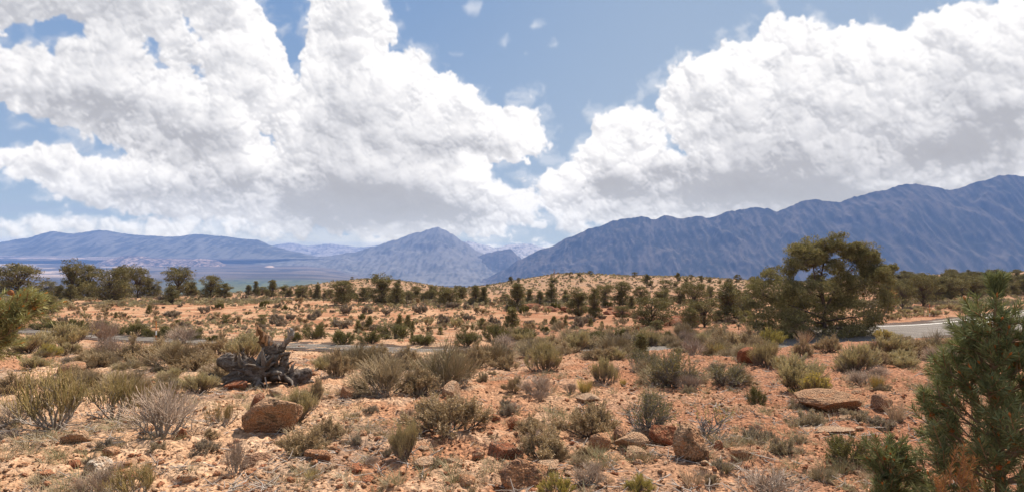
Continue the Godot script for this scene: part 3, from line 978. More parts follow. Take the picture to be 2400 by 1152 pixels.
func build_boulders() -> void:
	# [x, y of the foot, width, height, turn, colour, darker colour, lichen, pits, level, cuts, label]
	for e in [
		[638, 1022, 150, 80, 0.3, TAN_ROCK, ORANGE_ROCK, 0.6, 1.0, 5, 11, "large pitted tan boulder with a dark grey lichen patch"],
		[603, 972, 46, 40, 0.9, BROWN_ROCK, RED_ROCK, 0.2, 0.6, 4, 8, "small dark knob of rock behind the pitted tan boulder"],
		[810, 942, 38, 38, 2.0, ORANGE_ROCK, TAN_ROCK, 0.0, 0.5, 4, 7, "pointed orange stone standing alone by the broom bush"],
		[546, 915, 50, 22, 0.4, RED_ROCK, BROWN_ROCK, 0.1, 0.2, 4, 7, "flat red stone propped against the stump roots"],
		[1056, 934, 52, 34, 1.3, TAN_ROCK, PALE_ROCK, 0.0, 0.4, 4, 7, "pale tan stone half hidden behind the widest sagebrush"],
		[1955, 972, 150, 42, 0.1, TAN_ROCK, ORANGE_ROCK, 0.15, 0.8, 5, 9, "long flat-topped tan slab of rock below the yellow flowering bush"],
		[2072, 968, 62, 34, 0.5, BROWN_ROCK, ORANGE_ROCK, 0.1, 0.5, 4, 8, "brown rock at the end of the long tan slab"],
		[1622, 1082, 92, 74, 0.7, TAN_ROCK, ORANGE_ROCK, 0.6, 1.0, 5, 6, "tilted angular boulder with dark pitted face"],
		[1568, 1044, 84, 42, 0.2, RED_ROCK, ORANGE_ROCK, 0.3, 0.6, 4, 8, "rounded red boulder touching the tilted angular one"],
		[1172, 1082, 76, 42, 0.4, RED_ROCK, BROWN_ROCK, 0.7, 1.0, 5, 8, "dark red pitted boulder beside a low sagebrush"],
		[1214, 1078, 40, 26, 1.1, BROWN_ROCK, RED_ROCK, 0.6, 0.8, 4, 7, "small dark rock between the dark red boulder and a sagebrush"],
		[1226, 1152, 130, 62, 0.6, ORANGE_ROCK, BROWN_ROCK, 0.55, 1.0, 5, 9, "big orange pitted boulder at the lower edge of the view"],
		[1288, 1112, 62, 30, 1.9, PALE_ROCK, TAN_ROCK, 0.0, 0.6, 4, 8, "pale pinkish rock leaning on the big orange boulder"],
		[1455, 1040, 32, 36, 0.8, BROWN_ROCK, ORANGE_ROCK, 0.2, 0.5, 4, 7, "brown upright stone under the dark bitterbrush"],
		[1405, 1058, 60, 40, 0.2, ORANGE_ROCK, TAN_ROCK, 0.1, 0.6, 4, 8, "orange stone below the broad sagebrush with open base"],
		[1485, 1058, 74, 34, 0.0, TAN_ROCK, PALE_ROCK, 0.1, 0.7, 4, 8, "flat tan rock lying before the rounded red boulder"],
		[1515, 1034, 70, 22, 0.5, PALE_ROCK, TAN_ROCK, 0.0, 0.4, 4, 7, "pale flat ledge stone behind the flat tan rock"],
		[1492, 1074, 56, 20, 2.3, TAN_ROCK, PALE_ROCK, 0.0, 0.4, 4, 6, "wedge of tan rock pointing downhill"],
		[734, 1090, 62, 30, 0.3, ORANGE_ROCK, BROWN_ROCK, 0.4, 0.9, 4, 8, "orange rock with dark spots below the leaning grey bush"],
		[592, 1098, 62, 26, 1.0, BROWN_ROCK, TAN_ROCK, 0.1, 0.4, 4, 7, "brown flat stone beside the bleached twigs"],
		[420, 1029, 24, 20, 0.4, RED_ROCK, ORANGE_ROCK, 0.0, 0.2, 3, 6, "dark-sided red stone under the bare twiggy bush"],
		[444, 1028, 44, 18, 0.9, TAN_ROCK, PALE_ROCK, 0.0, 0.3, 3, 7, "pinkish flat stone beside a dark-sided red stone"],
		[162, 1042, 52, 28, 0.2, TAN_ROCK, PALE_ROCK, 0.0, 0.5, 4, 7, "cracked tan stone in front of the green ephedra"],
		[218, 1112, 58, 30, 1.5, PALE_ROCK, Color(0.8, 0.68, 0.56), 0.0, 0.4, 4, 8, "whitish stone above the dead branches"],
		[1380, 948, 60, 20, 0.0, PALE_ROCK, TAN_ROCK, 0.0, 0.8, 4, 7, "flat pale stone in the open between bushes"],
		[995, 1100, 56, 20, 0.7, PALE_ROCK, TAN_ROCK, 0.0, 0.4, 4, 7, "pale flat stone under the upright grey shrub"],
		[1742, 1082, 50, 30, 0.4, ORANGE_ROCK, TAN_ROCK, 0.1, 0.6, 4, 8, "blocky orange stone with a grass tuft beside it"],
		[1688, 1062, 30, 24, 1.4, RED_ROCK, ORANGE_ROCK, 0.0, 0.4, 3, 7, "small red stone beyond the tilted boulder"],
		[1770, 856, 70, 34, 0.4, RED_ROCK, ORANGE_ROCK, 0.1, 0.6, 4, 8, "red rock partly behind a pale upright shrub"],
		[1090, 1146, 66, 24, 0.8, PALE_ROCK, TAN_ROCK, 0.0, 0.8, 4, 8, "pale pitted flat rock at the lower edge of the view"],
		[2000, 990, 60, 16, 0.0, TAN_ROCK, PALE_ROCK, 0.0, 0.4, 4, 7, "thin tan ledge between two grey cushion plants"],
		[1960, 1022, 110, 16, 0.15, PALE_ROCK, TAN_ROCK, 0.0, 0.3, 4, 9, "long low pale ledge of bedrock"],
		[2090, 1052, 44, 22, 0.6, ORANGE_ROCK, TAN_ROCK, 0.0, 0.5, 4, 7, "orange stone near the young pine"],
		[160, 880, 60, 26, 0.3, TAN_ROCK, ORANGE_ROCK, 0.0, 0.5, 4, 8, "tan stone behind the green ephedra"],
		[42, 828, 26, 18, 0.3, TAN_ROCK, ORANGE_ROCK, 0.0, 0.3, 3, 7, "knob of tan rock under the pine branch"],
		[640, 925, 40, 14, 0.6, PALE_ROCK, TAN_ROCK, 0.0, 0.3, 3, 7, "pale slab of stone in front of the stump"],
		[1205, 1005, 30, 22, 0.3, ORANGE_ROCK, RED_ROCK, 0.1, 0.4, 3, 7, "orange stone above the low sagebrush"],
		[1120, 1080, 34, 20, 0.3, TAN_ROCK, RED_ROCK, 0.1, 0.4, 3, 7, "tan stone next to the dark red pitted boulder"],
		[880, 1072, 30, 16, 0.3, ORANGE_ROCK, TAN_ROCK, 0.0, 0.4, 3, 7, "orange stone beside the upright grey shrub"],
		[1160, 990, 24, 18, 0.3, RED_ROCK, ORANGE_ROCK, 0.0, 0.4, 3, 7, "red stone beside the widest sagebrush"],
	]:
		var at := spot(e[0], e[1])
		var k := -at.z / F
		var w: float = e[2] * k
		var h: float = e[3] * k * 1.42
		var m := rock_mesh(int(e[0] * 3 + e[1]), Vector3(w * 1.04, h, w * 0.85), e[9], e[10], e[8], e[5], e[6], e[7])
		var o := whole("boulder" if e[2] > 70 else "stone", m, mats.rock, at + Vector3(0, -h * 0.10, -w * 0.3))
		o.rotation.y = e[4]
		if e[0] == 1622: o.rotation.z = -0.32
		tag(o, e[11], "boulder" if e[2] > 70 else "stone")
	# the brow of broken red rock under the trees across the way
	var brow := []
	for k in 5: brow.append(rock_mesh(300 + k, Vector3(1.6, 0.7, 1.2), 3, 8, 0.6, RED_ROCK, BROWN_ROCK, 0.3))
	for k in 44:
		var px := 1215.0 + k * 11.5 + rnd(-4, 4)
		var py := 727.0 + smoothstep(1380.0, 1600.0, px) * 30.0 + rnd(-4, 7) - 6.0 * smoothstep(1380.0, 1250.0, px)
		if px > 1600: px = 1560.0 + (k - 33) * 8.0
		var at := spot(px, py)
		var o := whole("ledge_rock", brow[k % 5], mats.rock, at - Vector3(0, 0.12, 0))
		o.rotation = Vector3(rnd(-0.15, 0.15), rnd(0, TAU), rnd(-0.15, 0.15))
		o.scale = Vector3.ONE * rnd(0.45, 1.15)
		tag(o, where("broken red ledge rock", px, py, o.scale.x * 1.3), "rock", "red ledge rocks under the tree row")
	# loose stones that can be told apart
	var loose := []
	for k in 8:
		loose.append(rock_mesh(500 + k, Vector3(1, rnd(0.4, 0.7), rnd(0.7, 1.0)), 2, 8, 0.0, [ORANGE_ROCK, TAN_ROCK, PALE_ROCK, RED_ROCK][k % 4], [TAN_ROCK, PALE_ROCK, TAN_ROCK, ORANGE_ROCK][k % 4], 0.0))
	for k in 170:
		var py := 850.0 + 300.0 * pow(rnd(0, 1), 0.8)
		var px := rnd(-20, 2300)
		var at := spot(px, py)
		var o := whole("loose_stone", loose[k % 8], mats.rock, at)
		o.rotation = Vector3(rnd(-0.2, 0.2), rnd(0, TAU), rnd(-0.2, 0.2))
		o.scale = Vector3.ONE * rnd(0.05, 0.13) * (1.0 if rnd(0, 1) < 0.85 else 1.5)
		o.position.y += o.scale.x * 0.02
		tag(o, where("loose " + ["orange", "tan", "pale", "red"][k % 4] + " stone", px, py, o.scale.x / 0.09), "stone", "loose stones strewn over the near slope")


# ---------------------------------------------------------------- shrubs

func curve_pts(a: Vector3, dir: Vector3, length: float, lift: float, wild: float, n: int) -> Array:
	var pts := [a]
	var d := dir
	for k in n:
		d = (d + Vector3.UP * lift / n + any_dir() * wild / n).normalized()
		pts.append(pts[-1] + d * length / n)
	return pts


func on_path(pts: Array, t: float) -> Vector3:
	var s := clampf(t, 0.0, 0.9999) * (pts.size() - 1)
	var k := int(s)
	return pts[k].lerp(pts[k + 1], s - k)


func shrub(p: Dictionary, sd: int) -> Node3D:
	# a plant one unit wide: stems, branches and leafy shoots
	rng.seed = sd
	var wood := Buf.new()
	var green := Buf.new()
	var tall: float = p.tall
	var bark0: Color = p.bark
	var bark1: Color = p.twig
	var branches := []
	var lumps := FastNoiseLite.new()
	noise(lumps, sd, 1.6, 2)
	for k in int(p.stems):
		var a = TAU * (k + rnd(-0.4, 0.4)) / p.stems
		var el := rnd(p.low, p.high)
		var d := Vector3(cos(a) * cos(el), sin(el), sin(a) * cos(el))
		# reach to the dome
		var reach := 1.0 / sqrt(pow(cos(el) / 0.5, 2) + pow(sin(el) / tall, 2))
		reach *= 0.68 * (1.0 + 0.35 * lumps.get_noise_2d(cos(a), sin(a)))
		var pts := curve_pts(Vector3(rnd(-0.04, 0.04), -0.03, rnd(-0.04, 0.04)), (d + Vector3(0, -0.15, 0)).normalized(), reach, p.lift, p.wild, 5)
		wood.tube(pts, [p.thick, p.thick * 0.9, p.thick * 0.75, p.thick * 0.6, p.thick * 0.45, p.thick * 0.3], 4, bark0, bark1)
		branches.append([pts, reach, 0.45, p.thick * 0.3])
		for s in int(p.forks):
			var t := rnd(0.3, 0.95)
			var from := on_path(pts, t)
			var dir := ((from + Vector3(0, tall * 0.12, 0)).normalized() + any_dir() * 0.75 + Vector3(0, 0.15, 0)).normalized()
			var q := curve_pts(from, dir, reach * rnd(0.3, 0.55), p.lift, p.wild * 1.3, 3)
			wood.tube(q, [p.thick * 0.5, p.thick * 0.4, p.thick * 0.3, p.thick * 0.18], 3, bark0.lerp(bark1, 0.5), bark1)
			branches.append([q, reach, 0.1, p.thick * 0.2])
	var up: float = p.upright
	for k in int(p.shoots):
		var br: Array = branches[rng.randi() % branches.size()]
		var from := on_path(br[0], rnd(br[2], 1.0))
		if from.y < tall * p.bare * rnd(0.6, 1.2): continue
		var out := (from - Vector3(0, tall * 0.1, 0)).normalized()
		var dir = (out * (1.0 - up) + Vector3.UP * up + any_dir() * p.stray).normalized()
		var length: float = p.shoot * rnd(0.55, 1.25)
		# shoots end at the plant's outline
		var e = from + dir * length
		var over := sqrt(pow(e.x / 0.52, 2) + pow(e.z / 0.52, 2) + pow(e.y / (tall * 1.04), 2))
		if over > 1.15 and rnd(0, 1) < 0.8: length *= 0.5
		var pts := curve_pts(from, dir, length, up * 0.5, p.wild * 0.5, 3 if p.leaves == 0 else 2)
		var tint: Color = p.leaf_a.lerp(p.leaf_b, clampf(rnd(-0.2, 1.2), 0, 1))
		tint = shade(tint, rnd(0.8, 1.2))
		var r: float = p.fine
		if p.leaves == 0:
			var into: Buf = green if p.green else wood
			into.tube(pts, [r, r * 0.85, r * 0.7, r * 0.35], 3, tint.lerp(bark1, 0.35), tint)
		else:
			wood.tube(pts, [r, r * 0.8, r * 0.4], 3, bark1, bark1.lerp(tint, 0.5))
			for l in int(p.leaves):
				var t: float = lerpf(p.leaf_from, 1.0, (l + rnd(0, 1)) / p.leaves)
				var at := on_path(pts, t)
				var side := any_dir()
				var ld = (dir * p.leaf_up + side).normalized()
				green.leaf(at, ld, across(ld), p.leaf_len * rnd(0.6, 1.3), p.leaf_w * rnd(0.7, 1.2), shade(tint, rnd(0.82, 1.18)))
		if p.has("bloom") and rnd(0, 1) < p.bloom_share and pts[-1].y > tall * 0.6:
			for l in 5:
				var ld := (any_dir() + Vector3.UP * 0.7).normalized()
				green.leaf(pts[-1] + any_dir() * 0.012, ld, across(ld), p.leaf_len * 0.8, p.leaf_len * 0.45, shade(p.bloom, rnd(0.8, 1.2)))
	var o := Node3D.new()
	if wood.v.size(): part("stem", wood.mesh(), mats.wood, o)
	if green.v.size(): part("foliage", green.mesh(), mats.leaf, o)
	o.set_meta("tall", tall)
	return o


func grass_tuft(sd: int, n: int, lean: float, ca: Color, cb: Color) -> Node3D:
	rng.seed = sd
	var b := Buf.new()
	for k in n:
		var a := rnd(0, TAU)
		var from := Vector3(cos(a), 0, sin(a)) * 0.16 * sqrt(rnd(0, 1))
		var d := (Vector3(cos(a), 0, sin(a)) * rnd(0.05, lean) + Vector3.UP).normalized()
		var pts := curve_pts(from, d, rnd(0.55, 1.05), -0.25, 0.3, 3)
		var c := shade(ca.lerp(cb, rnd(0, 1)), rnd(0.8, 1.2))
		b.tube(pts, [0.010, 0.008, 0.006, 0.002], 3, c, shade(c, 1.1))
	var o := Node3D.new()
	part("blade", b.mesh(), mats.leaf, o).set_meta("kind", "stuff")
	o.set_meta("tall", 1.0)
	return o


var kinds := {}


func make_kinds() -> void:
	var sage := {"stems": 15, "low": 0.08, "high": 1.35, "tall": 0.6, "thick": 0.016, "lift": 0.35, "wild": 0.9, "forks": 6, "shoots": 1000, "shoot": 0.17, "upright": 0.35, "stray": 0.42, "bare": 0.14,
		"leaves": 15, "leaf_from": 0.25, "leaf_len": 0.030, "leaf_w": 0.011, "leaf_up": 0.9, "fine": 0.0028, "green": false,
		"leaf_a": Color(0.307, 0.226, 0.131), "leaf_b": Color(0.426, 0.314, 0.196), "bark": Color(0.111, 0.085, 0.072), "twig": Color(0.212, 0.170, 0.140)}
	kinds.sage = [shrub(sage, 101), shrub(sage, 102), shrub(sage.merged({"leaf_a": Color(0.347, 0.257, 0.152), "leaf_b": Color(0.456, 0.341, 0.216), "upright": 0.5}, true), 103)]
	var brush := sage.merged({"tall": 0.85, "stems": 17, "low": 0.45, "high": 1.5, "upright": 0.72, "shoot": 0.34, "shoots": 860, "leaves": 22, "stray": 0.15, "leaf_up": 1.8, "leaf_len": 0.034, "leaf_w": 0.008,
		"leaf_a": Color(0.337, 0.275, 0.144), "leaf_b": Color(0.456, 0.363, 0.208), "bare": 0.12}, true)
	kinds.brush = [shrub(brush, 111), shrub(brush.merged({"tall": 0.7, "leaf_a": Color(0.366, 0.305, 0.155)}, true), 112)]
	var round_pale := brush.merged({"tall": 0.58, "low": 0.15, "high": 1.45, "upright": 0.45, "stems": 18, "shoot": 0.22, "shoots": 950, "leaf_a": Color(0.397, 0.341, 0.196), "leaf_b": Color(0.496, 0.402, 0.247)}, true)
	kinds.pale = [shrub(round_pale, 121), shrub(round_pale, 122)]
	var bloom := round_pale.merged({"leaf_a": Color(0.357, 0.301, 0.128), "leaf_b": Color(0.456, 0.354, 0.175), "bloom": Color(0.60, 0.45, 0.08), "bloom_share": 0.35}, true)
	kinds.bloom = [shrub(bloom, 131)]
	var lime := round_pale.merged({"leaf_a": Color(0.357, 0.310, 0.088), "leaf_b": Color(0.477, 0.381, 0.136), "tall": 0.6}, true)
	kinds.lime = [shrub(lime, 136)]
	var ephedra := {"stems": 11, "low": 0.25, "high": 1.2, "tall": 0.62, "thick": 0.015, "lift": 0.6, "wild": 1.5, "forks": 7, "shoots": 800, "shoot": 0.24, "upright": 0.72, "stray": 0.28, "bare": 0.25,
		"leaves": 0, "fine": 0.0034, "green": true, "leaf_a": Color(0.278, 0.221, 0.072), "leaf_b": Color(0.426, 0.301, 0.128), "bark": Color(0.204, 0.170, 0.149), "twig": Color(0.340, 0.297, 0.255)}
	kinds.ephedra = [shrub(ephedra, 141), shrub(ephedra.merged({"stems": 9, "tall": 0.85}, true), 142), shrub(ephedra.merged({"shoots": 420}, true), 143)]
	var bare := ephedra.merged({"green": false, "shoots": 620, "leaf_a": Color(0.347, 0.257, 0.200), "leaf_b": Color(0.465, 0.363, 0.288), "stray": 0.6, "upright": 0.3, "stems": 13, "shoot": 0.26, "tall": 0.55}, true)
	kinds.bare = [shrub(bare, 151), shrub(bare.merged({"shoots": 900, "upright": 0.5, "leaf_a": Color(0.327, 0.229, 0.167)}, true), 152)]
	var broom := ephedra.merged({"green": true, "shoots": 1700, "leaf_a": Color(0.298, 0.226, 0.119), "leaf_b": Color(0.416, 0.310, 0.196), "stray": 0.5, "upright": 0.3, "stems": 20, "low": 0.08, "shoot": 0.27, "tall": 0.6, "bare": 0.15}, true)
	kinds.broom = [shrub(broom, 161), shrub(broom.merged({"leaf_a": Color(0.252, 0.218, 0.114), "upright": 0.42}, true), 162)]
	var bitter := sage.merged({"tall": 0.72, "stems": 15, "low": 0.05, "high": 1.3, "shoots": 700, "shoot": 0.22, "stray": 0.6, "leaves": 11, "leaf_len": 0.022, "leaf_w": 0.010, "forks": 9, "wild": 1.5, "thick": 0.018,
		"leaf_a": Color(0.139, 0.135, 0.066), "leaf_b": Color(0.298, 0.238, 0.104), "bark": Color(0.085, 0.072, 0.068), "twig": Color(0.230, 0.204, 0.191), "bare": 0.3}, true)
	kinds.bitter = [shrub(bitter, 171), shrub(bitter.merged({"leaf_a": Color(0.278, 0.229, 0.048), "leaf_b": Color(0.397, 0.310, 0.072), "bare": 0.5, "shoots": 520}, true), 172), shrub(bitter.merged({"tall": 0.6, "leaves": 12}, true), 173)]
	var green := sage.merged({"tall": 0.42, "leaf_a": Color(0.094, 0.094, 0.029), "leaf_b": Color(0.180, 0.156, 0.053), "shoots": 620, "leaves": 14, "upright": 0.4, "bare": 0.05, "low": 0.1, "shoot": 0.22}, true)
	kinds.green = [shrub(green, 181), shrub(green.merged({"tall": 0.6}, true), 182)]
	var grey := sage.merged({"tall": 0.5, "leaf_a": Color(0.197, 0.164, 0.135), "leaf_b": Color(0.327, 0.252, 0.188), "shoots": 560, "bare": 0.05, "low": 0.1, "leaves": 10, "stray": 0.55}, true)
	kinds.grey = [shrub(grey, 191), shrub(grey, 192)]
	var mat := sage.merged({"tall": 0.3, "stems": 18, "low": 0.05, "high": 1.0, "shoots": 800, "shoot": 0.12, "bare": 0.0, "leaves": 13, "leaf_a": Color(0.287, 0.234, 0.155), "leaf_b": Color(0.377, 0.301, 0.216)}, true)
	kinds.mat = [shrub(mat, 201), shrub(mat.merged({"leaf_a": Color(0.197, 0.168, 0.148)}, true), 202)]
	kinds.grass = [grass_tuft(211, 220, 0.5, Color(0.50, 0.33, 0.11), Color(0.42, 0.36, 0.14)), grass_tuft(212, 160, 0.8, Color(0.55, 0.43, 0.28), Color(0.40, 0.28, 0.20))]
	# plainer ones for farther off
	var small := {"shoots": 260, "leaves": 9, "leaf_len": 0.07, "leaf_w": 0.032, "stems": 7, "forks": 2, "fine": 0.004}
	kinds.far_sage = [shrub(sage.merged(small, true), 221), shrub(sage.merged(small, true), 222)]
	kinds.far_grey = [shrub(grey.merged(small, true), 223), shrub(grey.merged(small, true), 224)]
	kinds.far_green = [shrub(green.merged(small, true), 225), shrub(green.merged(small, true), 226)]
	kinds.far_pale = [shrub(round_pale.merged(small, true), 227), shrub(round_pale.merged(small, true), 228)]
	kinds.far_broom = [shrub(broom.merged({"shoots": 420, "fine": 0.007, "stems": 8, "forks": 3}, true), 229)]


func plant(kind: String, which: int, px: float, py: float, w: float, h: float, called: String, label: String, category: String, group := "", turn := -1.0) -> Node3D:
	var list: Array = kinds[kind]
	var root: Node3D = list[which % list.size()]
	var at := spot(px, py)
	var k := -at.z / F
	var o := copy_of(root, called, label, category, group)
	o.remove_meta("tall")
	var tall: float = root.get_meta("tall")
	o.position = at
	var sx := w * k
	var sy := h * k / tall
	o.scale = Vector3(sx, clampf(sy, sx * 0.5, sx * 1.9) if kind != "grass" else sy, sx)
	o.rotation.y = turn if turn >= 0.0 else fposmod(px * 0.137 + py * 0.071, TAU)
	return o


func build_shrubs() -> void:
	make_kinds()
	# [kind, variant, x, y of the foot, width, height, label]
	var named := {"sage": ["sagebrush", "shrub"], "brush": ["rabbitbrush", "shrub"], "pale": ["rabbitbrush", "shrub"], "bloom": ["rabbitbrush", "shrub"], "lime": ["rabbitbrush", "shrub"], "ephedra": ["ephedra_bush", "shrub"], "bare": ["bare_bush", "shrub"],
		"broom": ["broom_bush", "shrub"], "bitter": ["bitterbrush", "shrub"], "green": ["green_bush", "shrub"], "grey": ["grey_bush", "shrub"], "mat": ["cushion_plant", "plant"], "grass": ["grass_tuft", "grass tuft"]}
	for e in [
		["ephedra", 0, 128, 1006, 250, 150, "broad green ephedra with a thick twisted grey stem"],
		["ephedra", 1, 262, 985, 170, 160, "tall olive ephedra rising behind the broad green one"],
		["bare", 0, 378, 1024, 230, 120, "bare grey twiggy bush sprawling beside the ephedra"],
		["ephedra", 2, 372, 985, 170, 110, "thin green ephedra growing through bare grey twigs"],
		["ephedra", 2, 520, 1000, 110, 70, "sparse low ephedra between the stump and the bare twigs"],
		["ephedra", 0, 322, 1165, 170, 80, "soft green bush cut by the lower edge of the view"],
		["bare", 1, 225, 1160, 130, 60, "dead dark branches beside the soft green bush"],
		["bare", 0, 552, 1112, 80, 85, "small bleached dead bush beside a brown flat stone"],
		["mat", 1, 482, 1062, 80, 30, "flat mat of dead grey twigs on bare soil"],
		["sage", 0, 712, 1070, 130, 80, "grey-green sagebrush before the large pitted boulder"],
		["brush", 1, 700, 988, 110, 70, "faded thin bush behind the large pitted boulder"],
		["sage", 1, 770, 1030, 90, 50, "low dark sagebrush beside the large pitted boulder"],
		["sage", 1, 743, 942, 62, 52, "small grey sagebrush at the foot of the stump"],
		["pale", 0, 72, 828, 110, 45, "straw-coloured round bush under the pine branch"],
		["lime", 0, 112, 838, 64, 32, "yellowish green cushion bush near the side road"],
		["brush", 1, 150, 818, 130, 56, "pale grey-green bush behind the yellowish cushion"],
		["bare", 1, 238, 806, 90, 62, "dead brown bush with one tall twig by the road"],
		["bare", 1, 262, 846, 140, 56, "dark dead bush among pale ones"],
		["sage", 2, 330, 856, 130, 72, "olive-grey sagebrush in a thick row"],
		["broom", 0, 408, 866, 150, 72, "reddish twiggy bush at the end of a thick row"],
		["bare", 0, 425, 806, 100, 44, "pinkish bare bush at the edge of the side road"],
		["sage", 2, 512, 834, 110, 56, "dull green sagebrush up against the side road"],
		["pale", 1, 576, 842, 110, 62, "pale sagebrush just behind the stump"],
		["sage", 0, 470, 850, 90, 40, "low pale bush beyond the stump's torn end"],
		["sage", 0, 215, 912, 70, 50, "small sagebrush behind the tall olive ephedra"],
		["sage", 1, 180, 905, 80, 46, "grey bush tucked behind the tan stone"],
		["sage", 1, 30, 925, 90, 50, "low grey bush at the picture's edge"],
		["bare", 0, 40, 1000, 110, 70, "tangle of grey twigs beside the broad green ephedra"],
		["sage", 1, 792, 884, 84, 62, "grey sagebrush standing clear beside the stump"],
		["broom", 1, 838, 858, 110, 60, "brownish bush by the end of the side road"],
		["sage", 0, 880, 850, 90, 52, "sagebrush by the visible bend of the side road"],
		["broom", 0, 902, 922, 190, 92, "wide tangled reddish broom bush"],
		["broom", 1, 1042, 908, 185, 112, "tall olive broom bush with bright bare stems"],
		["sage", 1, 985, 925, 120, 60, "grey bush between the two broom bushes"],
		["sage", 0, 1052, 1016, 225, 112, "widest sagebrush with dark woody base"],
		["brush", 0, 950, 1078, 92, 92, "upright grey-green shrub with wand-like shoots"],
		["sage", 2, 1270, 1078, 160, 84, "dense low sagebrush with thick grey leaves"],
		["sage", 1, 1240, 1025, 90, 50, "thin yellowish bush behind the dense low sagebrush"],
		["brush", 1, 1276, 872, 100, 66, "upright pale sagebrush with dark base in mid slope"],
		["pale", 0, 1356, 826, 86, 50, "round pale bush like a half ball"],
		["brush", 1, 1416, 902, 74, 60, "neat upright pale bush above the grass tuft"],
		["grass", 0, 1371, 924, 44, 40, "yellow-green grass tuft beside the neat upright bush"],
		["bare", 1, 1262, 926, 120, 46, "half-dead brown bush with fallen twigs"],
		["sage", 0, 1205, 920, 56, 46, "pale leafy bush joined to the half-dead brown one"],
		["sage", 0, 1382, 1022, 160, 92, "broad sagebrush with open dark base"],
		["bitter", 0, 1522, 1026, 170, 122, "dark bitterbrush with bare grey lower branches"],
		["bitter", 2, 1572, 908, 160, 100, "dark leafy shrub at the middle of the slope"],
		["bitter", 2, 1508, 872, 90, 60, "grey-green thin shrub beside the small pine"],
		["bitter", 2, 1704, 908, 140, 66, "spreading brown shrub beside the dark leafy one"],
		["bitter", 1, 1655, 1034, 180, 96, "yellow-green bitterbrush over tangled grey stems"],
		["broom", 1, 1160, 850, 120, 56, "brown grassy bush at the turn of the slope"],
		["broom", 0, 1340, 812, 120, 46, "tan broom bush behind the round pale one"],
		["sage", 0, 1185, 868, 70, 46, "small sagebrush beside the upright pale one"],
		["sage", 1, 1120, 860, 90, 50, "low sagebrush beyond the tall olive broom bush"],
		["broom", 1, 1435, 826, 90, 52, "brown bush between the pale ball and the small pine"],
		["brush", 0, 1795, 862, 90, 64, "pale wand-like bush in front of a red rock"],
		["pale", 1, 1868, 918, 150, 88, "large feathery sagebrush behind the flowering bush"],
		["bloom", 0, 1908, 936, 100, 58, "yellow flowering bush beside the long tan slab"],
		["pale", 0, 2012, 876, 116, 70, "light green dome-shaped bush"],
		["bare", 1, 2022, 906, 110, 40, "dark dead skirt of twigs below the dome-shaped bush"],
		["lime", 0, 1806, 814, 72, 44, "bright olive bush at the foot of the big pine"],
		["sage", 2, 1742, 822, 110, 56, "sagebrush beside the bright olive bush"],
		["sage", 0, 1942, 826, 70, 48, "grey bush under the big pine's trunk"],
		["sage", 1, 1880, 838, 64, 40, "brown grassy bush under the big pine"],
		["grass", 1, 1886, 808, 34, 40, "reddish grass clump against the big pine"],
		["grass", 0, 1680, 836, 50, 36, "golden grass clump among stones"],
		["grass", 0, 1770, 830, 34, 26, "small golden grass clump by the sagebrush"],
		["sage", 0, 2145, 830, 110, 46, "brownish sagebrush at the highway verge"],
		["broom", 1, 2210, 828, 120, 52, "straw-coloured bush at the highway verge"],
		["sage", 2, 2165, 846, 60, 34, "little grey bush below the verge"],
		["bloom", 0, 2072, 804, 60, 30, "yellowish bush beside the big pine's lowest bough"],
		["broom", 0, 2112, 808, 54, 26, "reddish round bush at the road edge"],
		["grass", 0, 2057, 916, 36, 42, "green-gold bunch of grass standing alone"],
		["grass", 1, 2102, 992, 50, 66, "dry reddish grass beside the brown rock"],
		["green", 1, 1985, 1084, 140, 70, "green-topped bush with a dead base on red soil"],
		["mat", 0, 1895, 1002, 110, 40, "grey cushion of dead twigs below the long slab"],
		["mat", 0, 2005, 988, 96, 28, "flat grey-green cushion along the ledge"],
		["mat", 1, 2066, 1004, 86, 26, "dark flat cushion at the end of the ledge"],
		["mat", 1, 1772, 1044, 90, 40, "dusty grey cushion beside the yellow-green bitterbrush"],
		["mat", 0, 1838, 1068, 100, 42, "sprawling grey cushion on red soil"],
		["green", 0, 1772, 952, 56, 42, "small dark green herb in a bare patch"],
		["mat", 0, 1866, 965, 60, 26, "little grey cushion above the long slab's end"],
		["bare", 0, 1800, 1168, 240, 56, "low dead branches along the lower edge of the view"],
		["grass", 1, 1626, 1150, 60, 60, "straw-coloured grass below the tilted boulder"],
		["lime", 0, 1502, 1160, 80, 46, "yellow-green bush at the lower edge of the view"],
		["lime", 0, 1302, 1168, 96, 54, "yellow-green herb in front of the big orange boulder"],
		["bare", 1, 1384, 1134, 120, 52, "blackened dead root crown beside the pale pinkish rock"],
		["sage", 1, 1690, 818, 80, 44, "dull sagebrush hiding the roadside near the big pine"],
		["broom", 0, 1775, 826, 60, 40, "brown bush before the bright olive one"],
		["mat", 1, 1690, 1110, 70, 30, "grey cushion below the blocky orange stone"],
		["sage", 0, 2300, 830, 130, 66, "grey bush seen behind the young pine"],
		["broom", 1, 2380, 850, 130, 60, "tan bush at the far edge behind the young pine"],
		["broom", 0, 1600, 800, 90, 46, "brown bush below the tree row"],
		["broom", 1, 1680, 806, 80, 40, "dull purple-brown bush beside the turn"],
		["brush", 0, 1520, 810, 70, 40, "pale bush beyond the small pine"],
		["sage", 2, 1470, 800, 70, 34, "sagebrush by the turn of the track"],
		["mat", 1, 990, 965, 60, 20, "low dark clump beside the pale tan stone"],
		["mat", 1, 868, 968, 50, 16, "flat grey clump on open soil"],
		["mat", 0, 1130, 895, 40, 24, "little grey clump between bushes"],
		["bare", 1, 1190, 1110, 50, 26, "thin dead twigs beside the big orange boulder"],
		["bare", 0, 870, 1090, 50, 22, "dead twigs beside the upright grey shrub"],
	]:
		plant(e[0], e[1], e[2], e[3], e[4], e[5], named[e[0]][0], e[6], named[e[0]][1])
	# thickets along the roads
	rng.seed = 515
